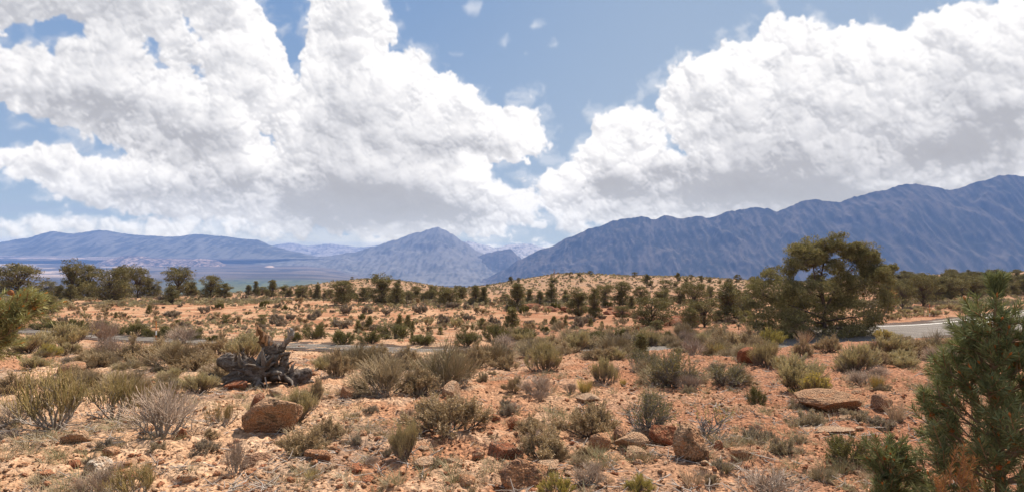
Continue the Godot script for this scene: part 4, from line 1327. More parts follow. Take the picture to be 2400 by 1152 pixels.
	for e in [[50, 480, 830, 872, 22], [700, 1130, 850, 876, 20], [1080, 1800, 792, 850, 74], [2030, 2400, 826, 862, 18], [0, 560, 880, 960, 14], [1500, 2080, 850, 940, 16]]:
		for k in int(e[4]):
			var px := rnd(e[0], e[1])
			var py := lerpf(e[2], e[3], pow(rnd(0, 1), 1.2))
			var kind: String = ["sage", "broom", "grey", "pale", "broom", "bare", "broom"][rng.randi() % 7]
			var w := rnd(46, 92) * (py - 640.0) / 190.0
			var word: String = {"sage": "grey-green sagebrush", "broom": "brownish twiggy bush", "grey": "dull grey bush", "pale": "straw-pale bush", "bare": "bare grey-brown bush"}[kind]
			plant(kind, k, px, py, w, w * rnd(0.34, 0.5), named[kind][0], where(word, px, py, w / 62.0), "shrub", word + "es in the roadside thickets")
	# low dry growth between the larger bushes
	rng.seed = 616
	for k in 84:
		var px := rnd(-10, 2090)
		var py := 868.0 + 270.0 * pow(rnd(0, 1), 1.15)
		var kind: String = ["mat", "bare", "broom", "grass", "sage", "bare", "mat"][rng.randi() % 7]
		var w := rnd(26, 62) * (py - 500.0) / 480.0
		if kind == "grass": w *= 0.5
		var word: String = {"mat": "low grey cushion plant", "bare": "bare little dead bush", "broom": "low straw-brown bush", "grass": "dry grass tuft", "sage": "young grey-green sagebrush"}[kind]
		plant(kind, k, px, py, w, w * (rnd(0.8, 1.1) if kind == "grass" else rnd(0.34, 0.5)), named[kind][0], where(word, px, py, w / 40.0), named[kind][1], word + ("es" if word.ends_with("bush") else "s") + " on the near slope")
	# dark green bushes along the far side of the side road
	for e in [[95, 772, 60, 26], [132, 772, 56, 28], [176, 774, 60, 36], [232, 782, 66, 40], [270, 786, 50, 30], [318, 788, 60, 38], [352, 790, 44, 26], [392, 794, 62, 38], [448, 797, 60, 36], [500, 800, 40, 20], [575, 804, 66, 34], [740, 795, 60, 44], [690, 800, 44, 28], [800, 808, 60, 42], [868, 806, 60, 40], [925, 794, 90, 56], [985, 806, 60, 34], [1000, 808, 40, 26], [1095, 812, 70, 60], [1160, 800, 70, 50], [1230, 800, 60, 40], [1395, 800, 70, 40], [1460, 796, 60, 34], [1620, 796, 60, 30], [1560, 796, 40, 26]]:
		plant("green", int(e[0]), e[0], e[1], e[2] * 1.15, e[3] * 0.72, "green_bush", where("dark green roadside bush", e[0], e[1], e[2] / 58.0), "shrub", "dark green bushes along the side road")
	# the bushes strewn over the orange slope: the larger ones one by one
	rng.seed = 77
	var spots := []
	for e in [[1150, 782, 56, 36], [905, 738, 34, 18], [860, 735, 40, 22], [690, 712, 50, 22], [735, 748, 44, 24], [810, 738, 40, 28], [1000, 780, 44, 20], [985, 735, 44, 26], [1355, 770, 40, 26], [1420, 772, 36, 20], [650, 763, 50, 30], [680, 750, 28, 18], [548, 757, 46, 22], [478, 734, 40, 20], [404, 738, 56, 14], [520, 748, 50, 24], [430, 766, 40, 16], [385, 708, 40, 22], [250, 724, 44, 18], [800, 770, 70, 26], [1040, 760, 40, 22], [1285, 758, 26, 16], [1160, 760, 40, 22], [1240, 765, 30, 18], [1130, 735, 60, 22], [1060, 722, 40, 18]]:
		spots.append(e)
	var tries := 0
	while spots.size() < 255 and tries < 4000:
		tries += 1
		var py := 700.0 + 78.0 * pow(rnd(0, 1), 1.2)
		var px := rnd(60, 1760)
		if py > 776.0 + (px - 70.0) * 0.045 - 14.0: continue
		if patch.get_noise_2d(px * 0.02, py * 0.06) < -0.12 and py > 716.0: continue
		var w := rnd(12, 36) * (py - 640.0) / 100.0
		var near := false
		for s in spots:
			if absf(s[0] - px) < (s[2] + w) * 0.36 and absf(s[1] - py) < 7.0: near = true
		if not near: spots.append([px, py, w, w * rnd(0.5, 0.7)])
	var far_kinds := ["far_grey", "far_sage", "far_pale", "far_sage", "far_grey", "far_green", "far_broom"]
	var words := {"far_grey": ["grey_bush", "low grey twiggy bush"], "far_sage": ["sagebrush", "low grey-green sagebrush"], "far_pale": ["rabbitbrush", "small pale straw-green bush"], "far_green": ["green_bush", "small dark green bush"], "far_broom": ["broom_bush", "small brown broom bush"]}
	for k in spots.size():
		var e: Array = spots[k]
		var kind: String = far_kinds[(k * 5 + int(e[0])) % 7]
		if k < 26: kind = "far_grey" if k % 3 else "far_sage"
		plant(kind, k, e[0], e[1], e[2], e[3], words[kind][0], where(words[kind][1], e[0], e[1], e[2] / 26.0), "shrub", words[kind][1] + "es strewn over the orange slope")
	# grey-green bushes on the verge beyond the highway
	for k in 42:
		var px := 2085.0 + 6.0 * k + rnd(-5, 5)
		var py := 752.0 - (px - 2085.0) * 0.105 - rnd(0, 18)
		plant("far_pale" if k % 3 else "far_sage", k, px, py, rnd(18, 34), rnd(11, 18), "verge_bush", where("pale verge bush", px, py, rnd(0.5, 1.3)), "shrub", "bushes on the highway verge")


# ---------------------------------------------------------------- trees

func tree(sd: int, shape: String, wide: float, clumps: int, per: int, size: float, ca: Color, cb: Color) -> Node3D:
	# a pinyon one unit tall: trunk and limbs, and a crown of leafy clumps
	rng.seed = sd
	var wood := Buf.new()
	var green := Buf.new()
	var bend := Vector3(rnd(-0.06, 0.06), 0, rnd(-0.06, 0.06))
	var trunk := [Vector3(0, -0.04, 0), Vector3(0, 0.12, 0) + bend * 0.4, Vector3(0, 0.35, 0) + bend, Vector3(0, 0.6, 0) + bend * 0.7, Vector3(0, 0.9, 0) + bend * 1.2]
	var bark := Color(0.10, 0.075, 0.06)
	wood.tube(trunk, [0.030, 0.025, 0.019, 0.012, 0.004], 6, bark, shade(bark, 1.2))
	for k in clumps:
		var h := rnd(0.0, 1.0)
		var y := 0.0
		var r := 0.0
		if shape == "cone":
			y = 0.04 + 0.92 * pow(h, 1.25)
			r = 0.5 * wide * pow(1.0 - y * 0.97, 0.75)
		elif shape == "round":
			y = 0.06 + 0.90 * h
			r = 0.5 * wide * sqrt(maxf(0.05, 1.0 - pow((y - 0.48) / 0.52, 2)))
		elif shape == "umbrella":
			y = (0.58 + 0.38 * h) if k % 4 else (0.12 + 0.35 * h)
			r = 0.5 * wide * (sqrt(maxf(0.08, 1.0 - pow((y - 0.72) / 0.28, 2))) if k % 4 else 0.75)
		else:
			y = 0.08 + 0.88 * h
			r = 0.5 * wide * (0.75 + 0.35 * sin(y * 11.0 + sd)) * sqrt(maxf(0.06, 1.0 - pow((y - 0.42) / 0.6, 2)))
		var a := rnd(0, TAU)
		r *= sqrt(rnd(0.12, 1.0)) * 0.92
		var c := Vector3(cos(a) * r, y, sin(a) * r) + bend
		var low := on_path(trunk, clampf(y * 0.85 - r * 0.5, 0.1, 0.95))
		wood.tube([low, low.lerp(c, 0.5) + Vector3(0, -0.02, 0), c], [0.010, 0.006, 0.002], 3, bark, shade(bark, 1.5))
		var cr := rnd(0.065, 0.12) * (0.75 + 0.5 * wide)
		var tone := rnd(0.78, 1.22)
		var sub_at := c
		for l in int(per * 1.25):
			if l % 13 == 0:
				var w := any_dir()
				sub_at = c + Vector3(w.x, w.y * 0.75, w.z) * cr * 0.95 * pow(rnd(0.05, 1.0), 0.4)
				tone = clampf(tone * rnd(0.85, 1.18), 0.65, 1.35)
			var q := any_dir()
			var p := sub_at + Vector3(q.x, q.y * 0.6, q.z) * cr * 0.46 * pow(rnd(0.1, 1.0), 0.45)
			var d := (q + Vector3.UP * 0.6 + any_dir() * 0.5).normalized()
			green.leaf(p, d, across(d), size * rnd(0.7, 1.4), size * rnd(0.30, 0.5), shade(ca.lerp(cb, rnd(0, 1)), tone * rnd(0.85, 1.15)))
	var o := Node3D.new()
	part("trunk", wood.mesh(), mats.wood, o)
	part("crown", green.mesh(), mats.leaf, o)
	return o


var tree_kinds := {}


func set_tree(kind: String, which: int, px: float, py: float, w: float, top: float, called: String, label: String, group := "") -> Node3D:
	var list: Array = tree_kinds[kind]
	var entry: Array = list[which % list.size()]
	var at := spot(px, py)
	var k := -at.z / F
	var o := copy_of(entry[0], called, label, "tree", group)
	var h := (py - top) * k * 1.03
	o.position = at
	var sx: float = clampf(w * k / entry[1] * 1.12, h * 0.6, h * 1.6)
	o.scale = Vector3(sx, h, sx)
	o.rotation.y = fposmod(px * 0.71 + py, TAU)
	return o


func build_trees() -> void:
	var ca := Color(0.10, 0.09, 0.04)
	var cb := Color(0.22, 0.185, 0.088)
	tree_kinds.cone = [[tree(301, "cone", 0.62, 80, 74, 0.036, ca, cb), 0.62], [tree(302, "cone", 0.5, 70, 74, 0.036, ca, cb), 0.5], [tree(303, "cone", 0.75, 90, 74, 0.036, ca, cb), 0.75]]
	tree_kinds.round = [[tree(311, "round", 0.85, 95, 78, 0.036, ca, cb), 0.85], [tree(312, "round", 0.75, 80, 78, 0.036, ca, cb), 0.75], [tree(313, "round", 1.05, 105, 78, 0.036, ca, cb), 1.05]]
	tree_kinds.umbrella = [[tree(321, "umbrella", 0.85, 70, 80, 0.036, ca, cb), 0.85], [tree(322, "umbrella", 0.8, 62, 80, 0.036, ca, cb), 0.8]]
	tree_kinds.rough = [[tree(331, "rough", 0.7, 80, 76, 0.036, ca, cb), 0.7], [tree(332, "rough", 0.8, 90, 76, 0.036, ca, cb), 0.8], [tree(333, "rough", 0.6, 80, 76, 0.036, ca, cb), 0.6]]
	var ya := Color(0.13, 0.118, 0.048)
	var yb := Color(0.24, 0.205, 0.09)
	tree_kinds.young = [[tree(341, "cone", 0.7, 60, 60, 0.05, ya, yb), 0.7], [tree(342, "cone", 0.85, 70, 60, 0.05, ya, yb), 0.85], [tree(343, "round", 0.9, 60, 60, 0.05, ya, yb), 0.9]]
	tree_kinds.tiny = [[tree(351, "round", 0.9, 26, 40, 0.09, ca, cb), 0.9], [tree(352, "cone", 0.8, 24, 40, 0.09, ca, cb), 0.8], [tree(353, "rough", 0.8, 26, 40, 0.09, ca, cb), 0.8]]
	tree_kinds.dying = [[tree(361, "round", 0.8, 40, 22, 0.045, Color(0.40, 0.13, 0.05), Color(0.5, 0.22, 0.10)), 0.8]]
	# [shape, variant, x, foot, width, top, label]
	for e in [
		["round", 0, 42, 698, 100, 621, "wide pinyon rising behind the near pine branch"],
		["round", 1, 112, 694, 44, 645, "dark round pinyon next to a wide pinyon"],
		["rough", 0, 165, 702, 58, 611, "tallest pinyon of the row, with a knobbed top"],
		["rough", 1, 208, 700, 56, 624, "bushy pinyon leaning on the tallest one"],
		["round", 2, 256, 706, 92, 631, "broad dark dome-shaped pinyon"],
		["rough", 2, 288, 698, 46, 624, "narrow pinyon behind the broad dark dome"],
		["umbrella", 0, 322, 698, 50, 626, "pinyon with a bare trunk and a small tufted top"],
		["rough", 1, 350, 697, 50, 653, "low pinyon between two umbrella-shaped ones"],
		["cone", 0, 372, 690, 22, 652, "little pinyon peeping over its neighbours"],
		["umbrella", 1, 416, 697, 62, 627, "umbrella-shaped pinyon with visible limbs"],
		["cone", 2, 398, 712, 50, 670, "bushy young pinyon standing before the umbrella-shaped one"],
		["rough", 0, 446, 694, 36, 655, "ragged pinyon beside the umbrella-shaped one"],
		["cone", 1, 470, 686, 14, 664, "thin distant pinyon in a gap of the row"],
		["rough", 1, 492, 700, 50, 647, "leaning pinyon with a heavy crown"],
		["rough", 2, 526, 698, 48, 664, "drooping pinyon joined to the heavy-crowned one"],
		["cone", 2, 118, 733, 50, 684, "stout young pinyon on the open slope by the near branch"],
		["cone", 2, 168, 704, 52, 667, "small bushy pinyon in front of the tallest one"],
		["round", 0, 560, 685, 20, 667, "small round pinyon alone on the flat"],
		["cone", 0, 582, 690, 26, 668, "small pointed pinyon of a close group"],
		["cone", 1, 598, 690, 18, 659, "slim spire-like pinyon of a close group"],
		["round", 1, 613, 691, 28, 671, "squat pinyon of a close group"],
		["cone", 0, 637, 694, 32, 657, "full pointed pinyon at the end of a close group"],
		["rough", 0, 664, 692, 26, 667, "two-headed small pinyon of a close group"],
		["cone", 2, 676, 694, 16, 680, "dwarf pinyon under the two-headed one"],
		["cone", 1, 694, 692, 22, 676, "dull green pinyon starting the middle row"],
		["round", 1, 711, 700, 32, 671, "rounded pinyon before the first hill"],
		["cone", 1, 742, 701, 30, 667, "upright pinyon before the first hill"],
		["round", 1, 776, 698, 22, 677, "small pinyon next to the dark double one"],
		["rough", 1, 808, 713, 60, 659, "dark broad pinyon with a double top before the first hill"],
		["cone", 2, 852, 706, 36, 674, "grey-green pinyon between two dark ones"],
		["rough", 0, 893, 713, 64, 643, "tall dark pinyon that overtops the first hill"],
		["cone", 2, 928, 714, 48, 664, "pointed pinyon leaning into the tall dark one"],
		["round", 0, 957, 705, 30, 682, "low pinyon at the skirt of the tall dark one"],
		["rough", 1, 972, 700, 30, 671, "slanting pinyon below the first hill"],
		["round", 1, 988, 708, 26, 686, "squat pinyon below the dip in the hills"],
		["round", 0, 1012, 706, 30, 678, "round pinyon at the dip in the hills"],
		["rough", 2, 1035, 712, 34, 674, "ragged pinyon at the dip in the hills"],
		["round", 0, 1056, 718, 50, 676, "wide dark pinyon standing forward of its row"],
		["umbrella", 1, 1077, 700, 30, 669, "pinyon with a lifted rounded crown in the middle row"],
		["cone", 0, 1113, 714, 34, 670, "tall half of a pinyon pair"],
		["cone", 1, 1132, 713, 36, 673, "short half of a pinyon pair"],
		["round", 2, 1182, 706, 24, 689, "low bushy pinyon by the red ledge"],
		["cone", 0, 1212, 726, 54, 666, "stout pinyon at the head of the red ledge"],
		["cone", 1, 1240, 711, 22, 678, "slim pinyon behind the red ledge"],
		["cone", 0, 1265, 713, 28, 683, "pointed pinyon behind the red ledge"],
		["cone", 2, 1296, 712, 38, 665, "tall ragged-sided pinyon below the second hill"],
		["round", 0, 1330, 711, 30, 690, "low pinyon below the second hill"],
		["rough", 0, 1358, 742, 58, 675, "large olive pinyon with a bright crown"],
		["rough", 2, 1392, 746, 34, 676, "narrow olive pinyon touching the large one"],
		["umbrella", 0, 1416, 716, 42, 667, "open pinyon with its trunk in view"],
		["rough", 1, 1452, 716, 52, 661, "spreading dark-limbed pinyon on the bank"],
		["cone", 1, 1480, 722, 24, 694, "small grey-green pinyon below the dark-limbed one"],
		["umbrella", 1, 1460, 750, 44, 716, "low open pinyon with a fan of limbs"],
		["round", 1, 1503, 708, 36, 671, "full round pinyon high on the bank"],
		["round", 2, 1524, 764, 92, 697, "very broad olive pinyon in front of the rocks"],
		["rough", 0, 1548, 724, 54, 676, "tall olive pinyon behind the very broad one"],
		["round", 0, 1540, 774, 50, 750, "low bush-like pinyon at the track"],
		["rough", 1, 1592, 712, 40, 674, "greyish pinyon on the bank"],
		["umbrella", 0, 1628, 738, 60, 662, "tall pinyon with a clear dark trunk"],
		["umbrella", 1, 1652, 766, 70, 700, "forked pinyon with pale foliage"],
		["round", 0, 1618, 772, 44, 722, "dull low pinyon beside the forked one"],
		["rough", 2, 1700, 748, 64, 664, "big dense pinyon beside the forked one"],
		["round", 1, 1688, 754, 34, 728, "little pinyon before the big dense one"],
		["round", 2, 1745, 742, 56, 690, "pinyon half hidden by the big near pine"],
		["rough", 0, 1725, 720, 40, 672, "thin-topped pinyon up the bank"],
		["cone", 0, 1500, 840, 60, 62 + 722, "small bright pine growing among the shrubs"],
		["dying", 0, 2096, 720, 30, 680, "dying pine with rust-red needles"],
		["umbrella", 1, 2116, 722, 44, 664, "olive pinyon beside the dying one"],
		["round", 0, 2080, 718, 40, 660, "dark pinyon behind the big near pine"],
		["umbrella", 0, 2164, 716, 58, 646, "large round-topped pinyon across the highway"],
		["umbrella", 1, 2196, 712, 40, 668, "small pinyon in the shade of the large one"],
		["umbrella", 0, 2226, 702, 56, 650, "wide pinyon with a black trunk across the highway"],
		["umbrella", 1, 2256, 700, 34, 660, "thin pinyon next to the black-trunked one"],
		["young", 0, 350, 734, 16, 714, "tiny green pine on the open slope below the umbrella-shaped one"],
		["young", 1, 270, 744, 13, 731, "knee-high pine among grey bushes"],
		["young", 2, 612, 762, 30, 737, "round young pine above the stump"],
		["young", 0, 868, 774, 28, 741, "pointed young pine, taller of two"],
		["young", 1, 838, 778, 22, 752, "short young pine beside the pointed one"],
		["young", 0, 938, 768, 24, 737, "young pine, first of a close pair"],
		["young", 0, 956, 770, 24, 738, "young pine, second of a close pair"],
		["young", 0, 968, 778, 14, 752, "small pine at the foot of a close pair"],
		["young", 1, 1078, 765, 20, 744, "stout little pine on bare orange soil"],
		["young", 1, 1130, 771, 27, 746, "dense egg-shaped young pine"],
		["young", 0, 1202, 770, 44, 722, "tall young pine on the orange slope"],
		["young", 0, 1297, 762, 22, 741, "young pine near two grey mounds"],
		["young", 1, 1032, 784, 17, 766, "tiny pine below the close pair"],
		["young", 0, 965, 802, 16, 778, "tiny pine by the side road"],
		["young", 1, 985, 800, 14, 784, "second tiny pine by the side road"],
		["young", 2, 785, 757, 12, 742, "very small pine over the stump's raised root"],
		["young", 0, 1107, 772, 10, 760, "seedling pine on bare orange soil"],
		["young", 0, 1384, 764, 16, 746, "small pine beside a grey mound"],
		["young", 1, 1325, 762, 14, 744, "small dark pine above a grey mound"],
		["young", 0, 1412, 770, 12, 752, "seedling pine between grey mounds"],
		["young", 2, 530, 757, 40, 738, "spreading bright green bush pine on the slope"],
	]:
		set_tree(e[0], e[1], e[2], e[3], e[4], e[5], "pinyon_pine" if e[0] != "young" else "young_pine", e[6])
	# pines along the hills' skyline
	for e in [[793, 656, 14, 645], [704, 690, 9, 665], [718, 682, 9, 669], [760, 662, 12, 650], [825, 655, 9, 648], [860, 658, 9, 650], [880, 660, 60, 642], [935, 664, 12, 652], [963, 667, 8, 662], [990, 672, 8, 666], [1142, 672, 12, 664], [1198, 664, 18, 647], [1215, 662, 10, 650], [1295, 664, 28, 646], [1328, 644, 8, 637], [1338, 651, 13, 637], [1358, 648, 13, 636], [1361, 661, 10, 649], [1383, 645, 18, 634], [1488, 649, 16, 637], [1470, 648, 6, 644], [1516, 672, 32, 642], [1560, 678, 30, 656], [1588, 659, 20, 638], [1583, 672, 16, 656], [1610, 663, 13, 648], [1620, 654, 11, 643], [1645, 660, 19, 645], [1664, 662, 17, 648], [1688, 664, 11, 655], [1705, 664, 18, 654], [1712, 664, 20, 650], [1728, 662, 16, 643], [1736, 656, 8, 648], [1763, 662, 14, 645], [1777, 662, 15, 648]]:
		set_tree("tiny", int(e[0]), e[0], e[1], e[2], e[3], "hill_pine", where("dark hill pine", e[0], e[1], e[2] / 14.0), "small pines along the middle hills")
	# the wood across the highway
	rng.seed = 404
	for k in 120:
		var px := 2085.0 + rnd(0, 360)
		var py := 708.0 - rnd(0, 52) - (px - 2085.0) * 0.04
		var h := rnd(26, 44) * (py - 600.0) / 90.0
		set_tree(["round", "rough", "cone", "rough"][k % 4], k, px, py, h * rnd(0.8, 1.15), py - h, "pinyon_pine", where("dark pinyon in the wood across the highway", px, py, h / 40.0), "pinyon wood across the highway")
	for k in 26:
		var px := rnd(540, 1760)
		var py := rnd(690, 704)
		var h := rnd(14, 26)
		set_tree(["cone", "round"][k % 2], k, px, py, h * 0.8, py - h, "pinyon_pine", where("plain little pinyon", px, py, h / 20.0), "small pinyons in the middle row")
	for k in 12:
		var px := rnd(60, 560)
		var py := rnd(688, 700)
		var h := rnd(20, 38)
		set_tree(["rough", "round"][k % 2], k, px, py, h * 0.9, py - h, "pinyon_pine", where("plain pinyon", px, py, h / 29.0), "plain pinyons in the row before the valley")
	# a dead snag on the second hill
	var s := thing("dead_snag", "bare dead snag on top of the second hill", "tree", spot(1299, 648))
	var b := Buf.new()
	rng.seed = 9
	var up := [Vector3(0, -0.1, 0), Vector3(0.05, 0.9, 0), Vector3(-0.05, 1.7, 0), Vector3(0.0, 2.5, 0)]
	b.tube(up, [0.13, 0.10, 0.07, 0.02], 5, Color(0.24, 0.15, 0.11), Color(0.3, 0.2, 0.16))
	for k in 14:
		var from := on_path(up, rnd(0.3, 0.95))
		b.tube(curve_pts(from, (any_dir() + Vector3.UP * 0.5).normalized(), rnd(0.4, 0.9), 0.3, 0.9, 3), [0.045, 0.035, 0.025, 0.012], 3, Color(0.24, 0.15, 0.11), Color(0.32, 0.2, 0.15))
	part("trunk", b.mesh(), mats.wood, s)


# ---------------------------------------------------------------- the big pinyon

func tuft(b: Buf, p: Vector3, d: Vector3, n: int, length: float, width: float, c: Color) -> void:
	for k in n:
		var e := (d + any_dir() * 0.85).normalized()
		b.needle(p, e, across(e), length * rnd(0.7, 1.2), width, shade(c, rnd(0.8, 1.2)))


func build_big_pine() -> void:
	var at := spot(1930, 786)
	var depth := -at.z
	var k := depth / F
	var o := thing("big_pinyon", "big spreading pinyon pine with open flat-topped crown beside the highway", "tree", at)
	rng.seed = 55
	var limbs := []
	# in pixels off the foot: x, up, and metres towards the camera
	for l in [
		[[0, -6, 0.0, 0.17], [3, 24, 0.0, 0.15], [5, 60, 0.02, 0.125], [-5, 92, 0.05, 0.10], [-20, 126, 0.1, 0.075], [-25, 166, 0.1, 0.05], [-34, 196, 0.0, 0.02]],
		[[5, 60, 0.0, 0.11], [-2, 110, -0.1, 0.09], [-1, 148, -0.15, 0.07], [8, 184, -0.15, 0.045], [28, 212, -0.1, 0.015]],
		[[4, 62, 0.0, 0.10], [22, 100, 0.2, 0.08], [26, 138, 0.25, 0.06], [46, 170, 0.2, 0.045], [66, 190, 0.1, 0.015]],
		[[26, 134, 0.2, 0.055], [52, 148, 0.1, 0.045], [70, 166, 0.0, 0.04], [90, 192, -0.1, 0.015]],
		[[22, 100, 0.2, 0.055], [60, 112, 0.5, 0.045], [100, 130, 0.5, 0.03], [136, 150, 0.4, 0.012]],
		[[4, 40, 0.0, 0.10], [-40, 56, 0.4, 0.07], [-84, 72, 0.7, 0.045], [-130, 88, 0.8, 0.03], [-160, 100, 0.7, 0.012]],
		[[2, 30, 0.0, 0.08], [-50, 34, -0.5, 0.055], [-100, 42, -0.8, 0.035], [-160, 40, -0.9, 0.012]],
		[[4, 50, 0.0, 0.09], [46, 66, -0.5, 0.06], [90, 78, -0.7, 0.035], [134, 70, -0.8, 0.012]],
		[[3, 34, 0.0, 0.08], [40, 44, 0.7, 0.05], [84, 50, 1.1, 0.03], [124, 44, 1.2, 0.012]],
		[[-4, 90, 0.0, 0.07], [-50, 112, -0.3, 0.05], [-90, 126, -0.4, 0.03], [-128, 140, -0.4, 0.012]],
		[[3, 20, 0.0, 0.06], [-20, 20, 0.7, 0.045], [-50, 16, 1.2, 0.02]],
		[[3, 20, 0.0, 0.06], [30, 20, 0.8, 0.045], [70, 14, 1.3, 0.02]],
	]:
		var pts := []
		var radii := []
		for q in l:
			pts.append(Vector3(q[0] * k, q[1] * k, q[2]))
			radii.append(q[3] * 0.8)
		var b := Buf.new()
		b.tube(pts, radii, 7, Color(0.13, 0.095, 0.08), Color(0.20, 0.155, 0.13))
		part("trunk" if limbs.size() == 0 else "limb", b.mesh(), mats.bark, o)
		limbs.append(pts)
	var clumps := []
	for q in [
		[28,228,14], [9,214,17], [-11,219,18], [-30,209,18], [-55,199,18], [-67,192,16], [-79,175,14], [-84,158,14], [-74,148,12], [-45,177,13], [28,206,15], [-20,190,14], [14,196,12],
		[89,211,14], [113,202,17], [101,187,15], [72,197,14], [55,192,13], [77,180,10], [122,190,10],
		[125,160,13], [142,153,14], [106,153,12], [130,143,10], [90,165,8], [152,160,8],
		[-120,148,16], [-137,143,13], [-110,129,14], [-152,119,16], [-169,109,14], [-174,90,15], [-130,104,18], [-149,85,17], [-183,75,12], [-161,63,17], [-137,56,18], [-166,41,16], [-169,22,15], [-137,32,19], [-108,41,19], [-84,49,18], [-59,32,19], [-79,119,17], [-59,100,20], [-35,109,18], [-95,100,18], [-90,82,18], [-112,78,18], [-62,70,20], [-40,82,16],
		[33,134,16], [52,143,15], [69,129,18], [94,119,17], [57,109,20], [82,90,20], [106,100,18], [130,85,17], [135,66,16], [106,66,20], [69,66,20], [45,80,18], [18,100,18], [-16,56,18], [-25,41,17], [33,49,18], [125,46,14], [94,41,17], [140,96,12], [146,80,12],
		[-55,12,16], [-11,8,18], [21,20,16], [57,12,18], [94,12,15], [-4,140,13], [-100,15,16], [-130,10,14], [-80,60,18], [10,75,16], [40,28,16], [75,30,16]]:
		var z := rnd(-1.0, 1.0)
		# the crown is about as deep as it is wide
		var low := clampf(1.0 - q[1] / 230.0, 0.25, 1.0)
		clumps.append([Vector3(q[0] * k, q[1] * k, z * 1.9 * low), q[2] * k])
	for e in range(0, 62):
		var a := rnd(0, TAU)
		var h := rnd(4, 128)
		var cx := cos(a) * rnd(50, 150) - 15.0
		var cz := sin(a) * rnd(1.2, 2.4)
		if absf(cx) < 34.0 and h > 14.0: cz = -absf(cz)
		clumps.append([Vector3(cx * k, h * k, cz), rnd(14, 20) * k])
	for e in 22: clumps.append([Vector3(rnd(-78, 34) * k, rnd(166, 216) * k, rnd(-1.0, 1.0)), rnd(9, 13) * k])
	for e in 13: clumps.append([Vector3(rnd(52, 126) * k, rnd(172, 208) * k, rnd(-0.8, 0.8)), rnd(8, 12) * k])
	for e in 8: clumps.append([Vector3(rnd(100, 150) * k, rnd(140, 162) * k, rnd(-0.6, 0.6)), rnd(11, 14) * k])
	for e in 18: clumps.append([Vector3(rnd(-92, 126) * k, rnd(112, 172) * k, rnd(-1.5, 1.5)), rnd(9, 14) * k])
	var twigs := Buf.new()
	var green := Buf.new()
	var dark := Color(0.14, 0.132, 0.058)
	var light := Color(0.36, 0.31, 0.15)
	for c in clumps:
		var best := 1e9
		var from := Vector3.ZERO
		for l in limbs:
			for s in 9:
				var p := on_path(l, 0.25 + s / 12.0)
				var q: float = p.distance_to(c[0]) + maxf(0.0, p.y - c[0].y) * 1.5
				if q < best:
					best = q
					from = p
		var mid: Vector3 = from.lerp(c[0], 0.55) + Vector3(rnd(-0.1, 0.1), rnd(-0.12, 0.02), rnd(-0.1, 0.1))
		twigs.tube([from, mid, c[0]], [0.030, 0.020, 0.008], 4, Color(0.20, 0.16, 0.135), Color(0.30, 0.25, 0.215))
		var r: float = c[1] * 1.5
		var tone := rnd(0.86, 1.16)
		var sub_at := Vector3.ZERO
		var sub_tone := 1.0
		for s in 9:
			var d := any_dir()
			twigs.tube([c[0], c[0] + (d + Vector3.UP * 0.4).normalized() * r * 0.75], [0.008, 0.003], 3, Color(0.26, 0.21, 0.18), Color(0.34, 0.26, 0.2))
		for s in 352:
			if s % 22 == 0:
				var w := any_dir()
				sub_at = c[0] + Vector3(w.x, w.y * 0.7, w.z) * r * pow(rnd(0.1, 1.0), 0.4)
				sub_tone = rnd(0.8, 1.2)
			var d := any_dir()
			var p: Vector3 = sub_at + Vector3(d.x, d.y * 0.65, d.z) * r * 0.36 * pow(rnd(0.08, 1.0), 0.4)
			tuft(green, p, (d + Vector3.UP * 0.7).normalized(), 7, 0.115, 0.023, shade(dark.lerp(light, rnd(0, 1)), tone * sub_tone))
	part("branch", twigs.mesh(), mats.wood, o)
	part("crown", green.mesh(), mats.leaf, o).set_meta("kind", "stuff")
	for q in [[107, 149, 0.9], [48, 152, 1.0], [112, 128, 0.9], [-45, 104, 1.1], [70, 99, 1.2]]:
		var cone := rock_mesh(int(q[0]) + 900, Vector3(0.11, 0.12, 0.11), 2, 4, 0.0, Color(0.16, 0.06, 0.03), Color(0.09, 0.04, 0.025), 0.0)
		part("cone", cone, mats.wood, o).position = Vector3(q[0] * k, q[1] * k, q[2])


# ---------------------------------------------------------------- the pines close by

func bottle_brush(b: Buf, pts: Array, n: int, length: float, width: float, ca: Color, cb: Color, from := 0.0) -> void:
	for k in n:
		var t := lerpf(from, 1.0, (k + rnd(0, 1)) / n)
		var p := on_path(pts, t)
		var d: Vector3 = (pts[-1] - pts[0]).normalized()
		var side := across(d)
		var e := (d * rnd(0.55, 1.3) + side).normalized()
		var c := shade(ca.lerp(cb, rnd(0, 1)), rnd(0.75, 1.25))
		var bend := (e + d * 0.4).normalized()
		var q := p + e * length * 0.5
		var w := across(e) * width * 0.5
		b.quad(p - w, p + w, q + w * 0.9, q - w * 0.9, c)
		b.tri(q - w * 0.9, q + w * 0.9, q + bend * length * rnd(0.35, 0.65), c)


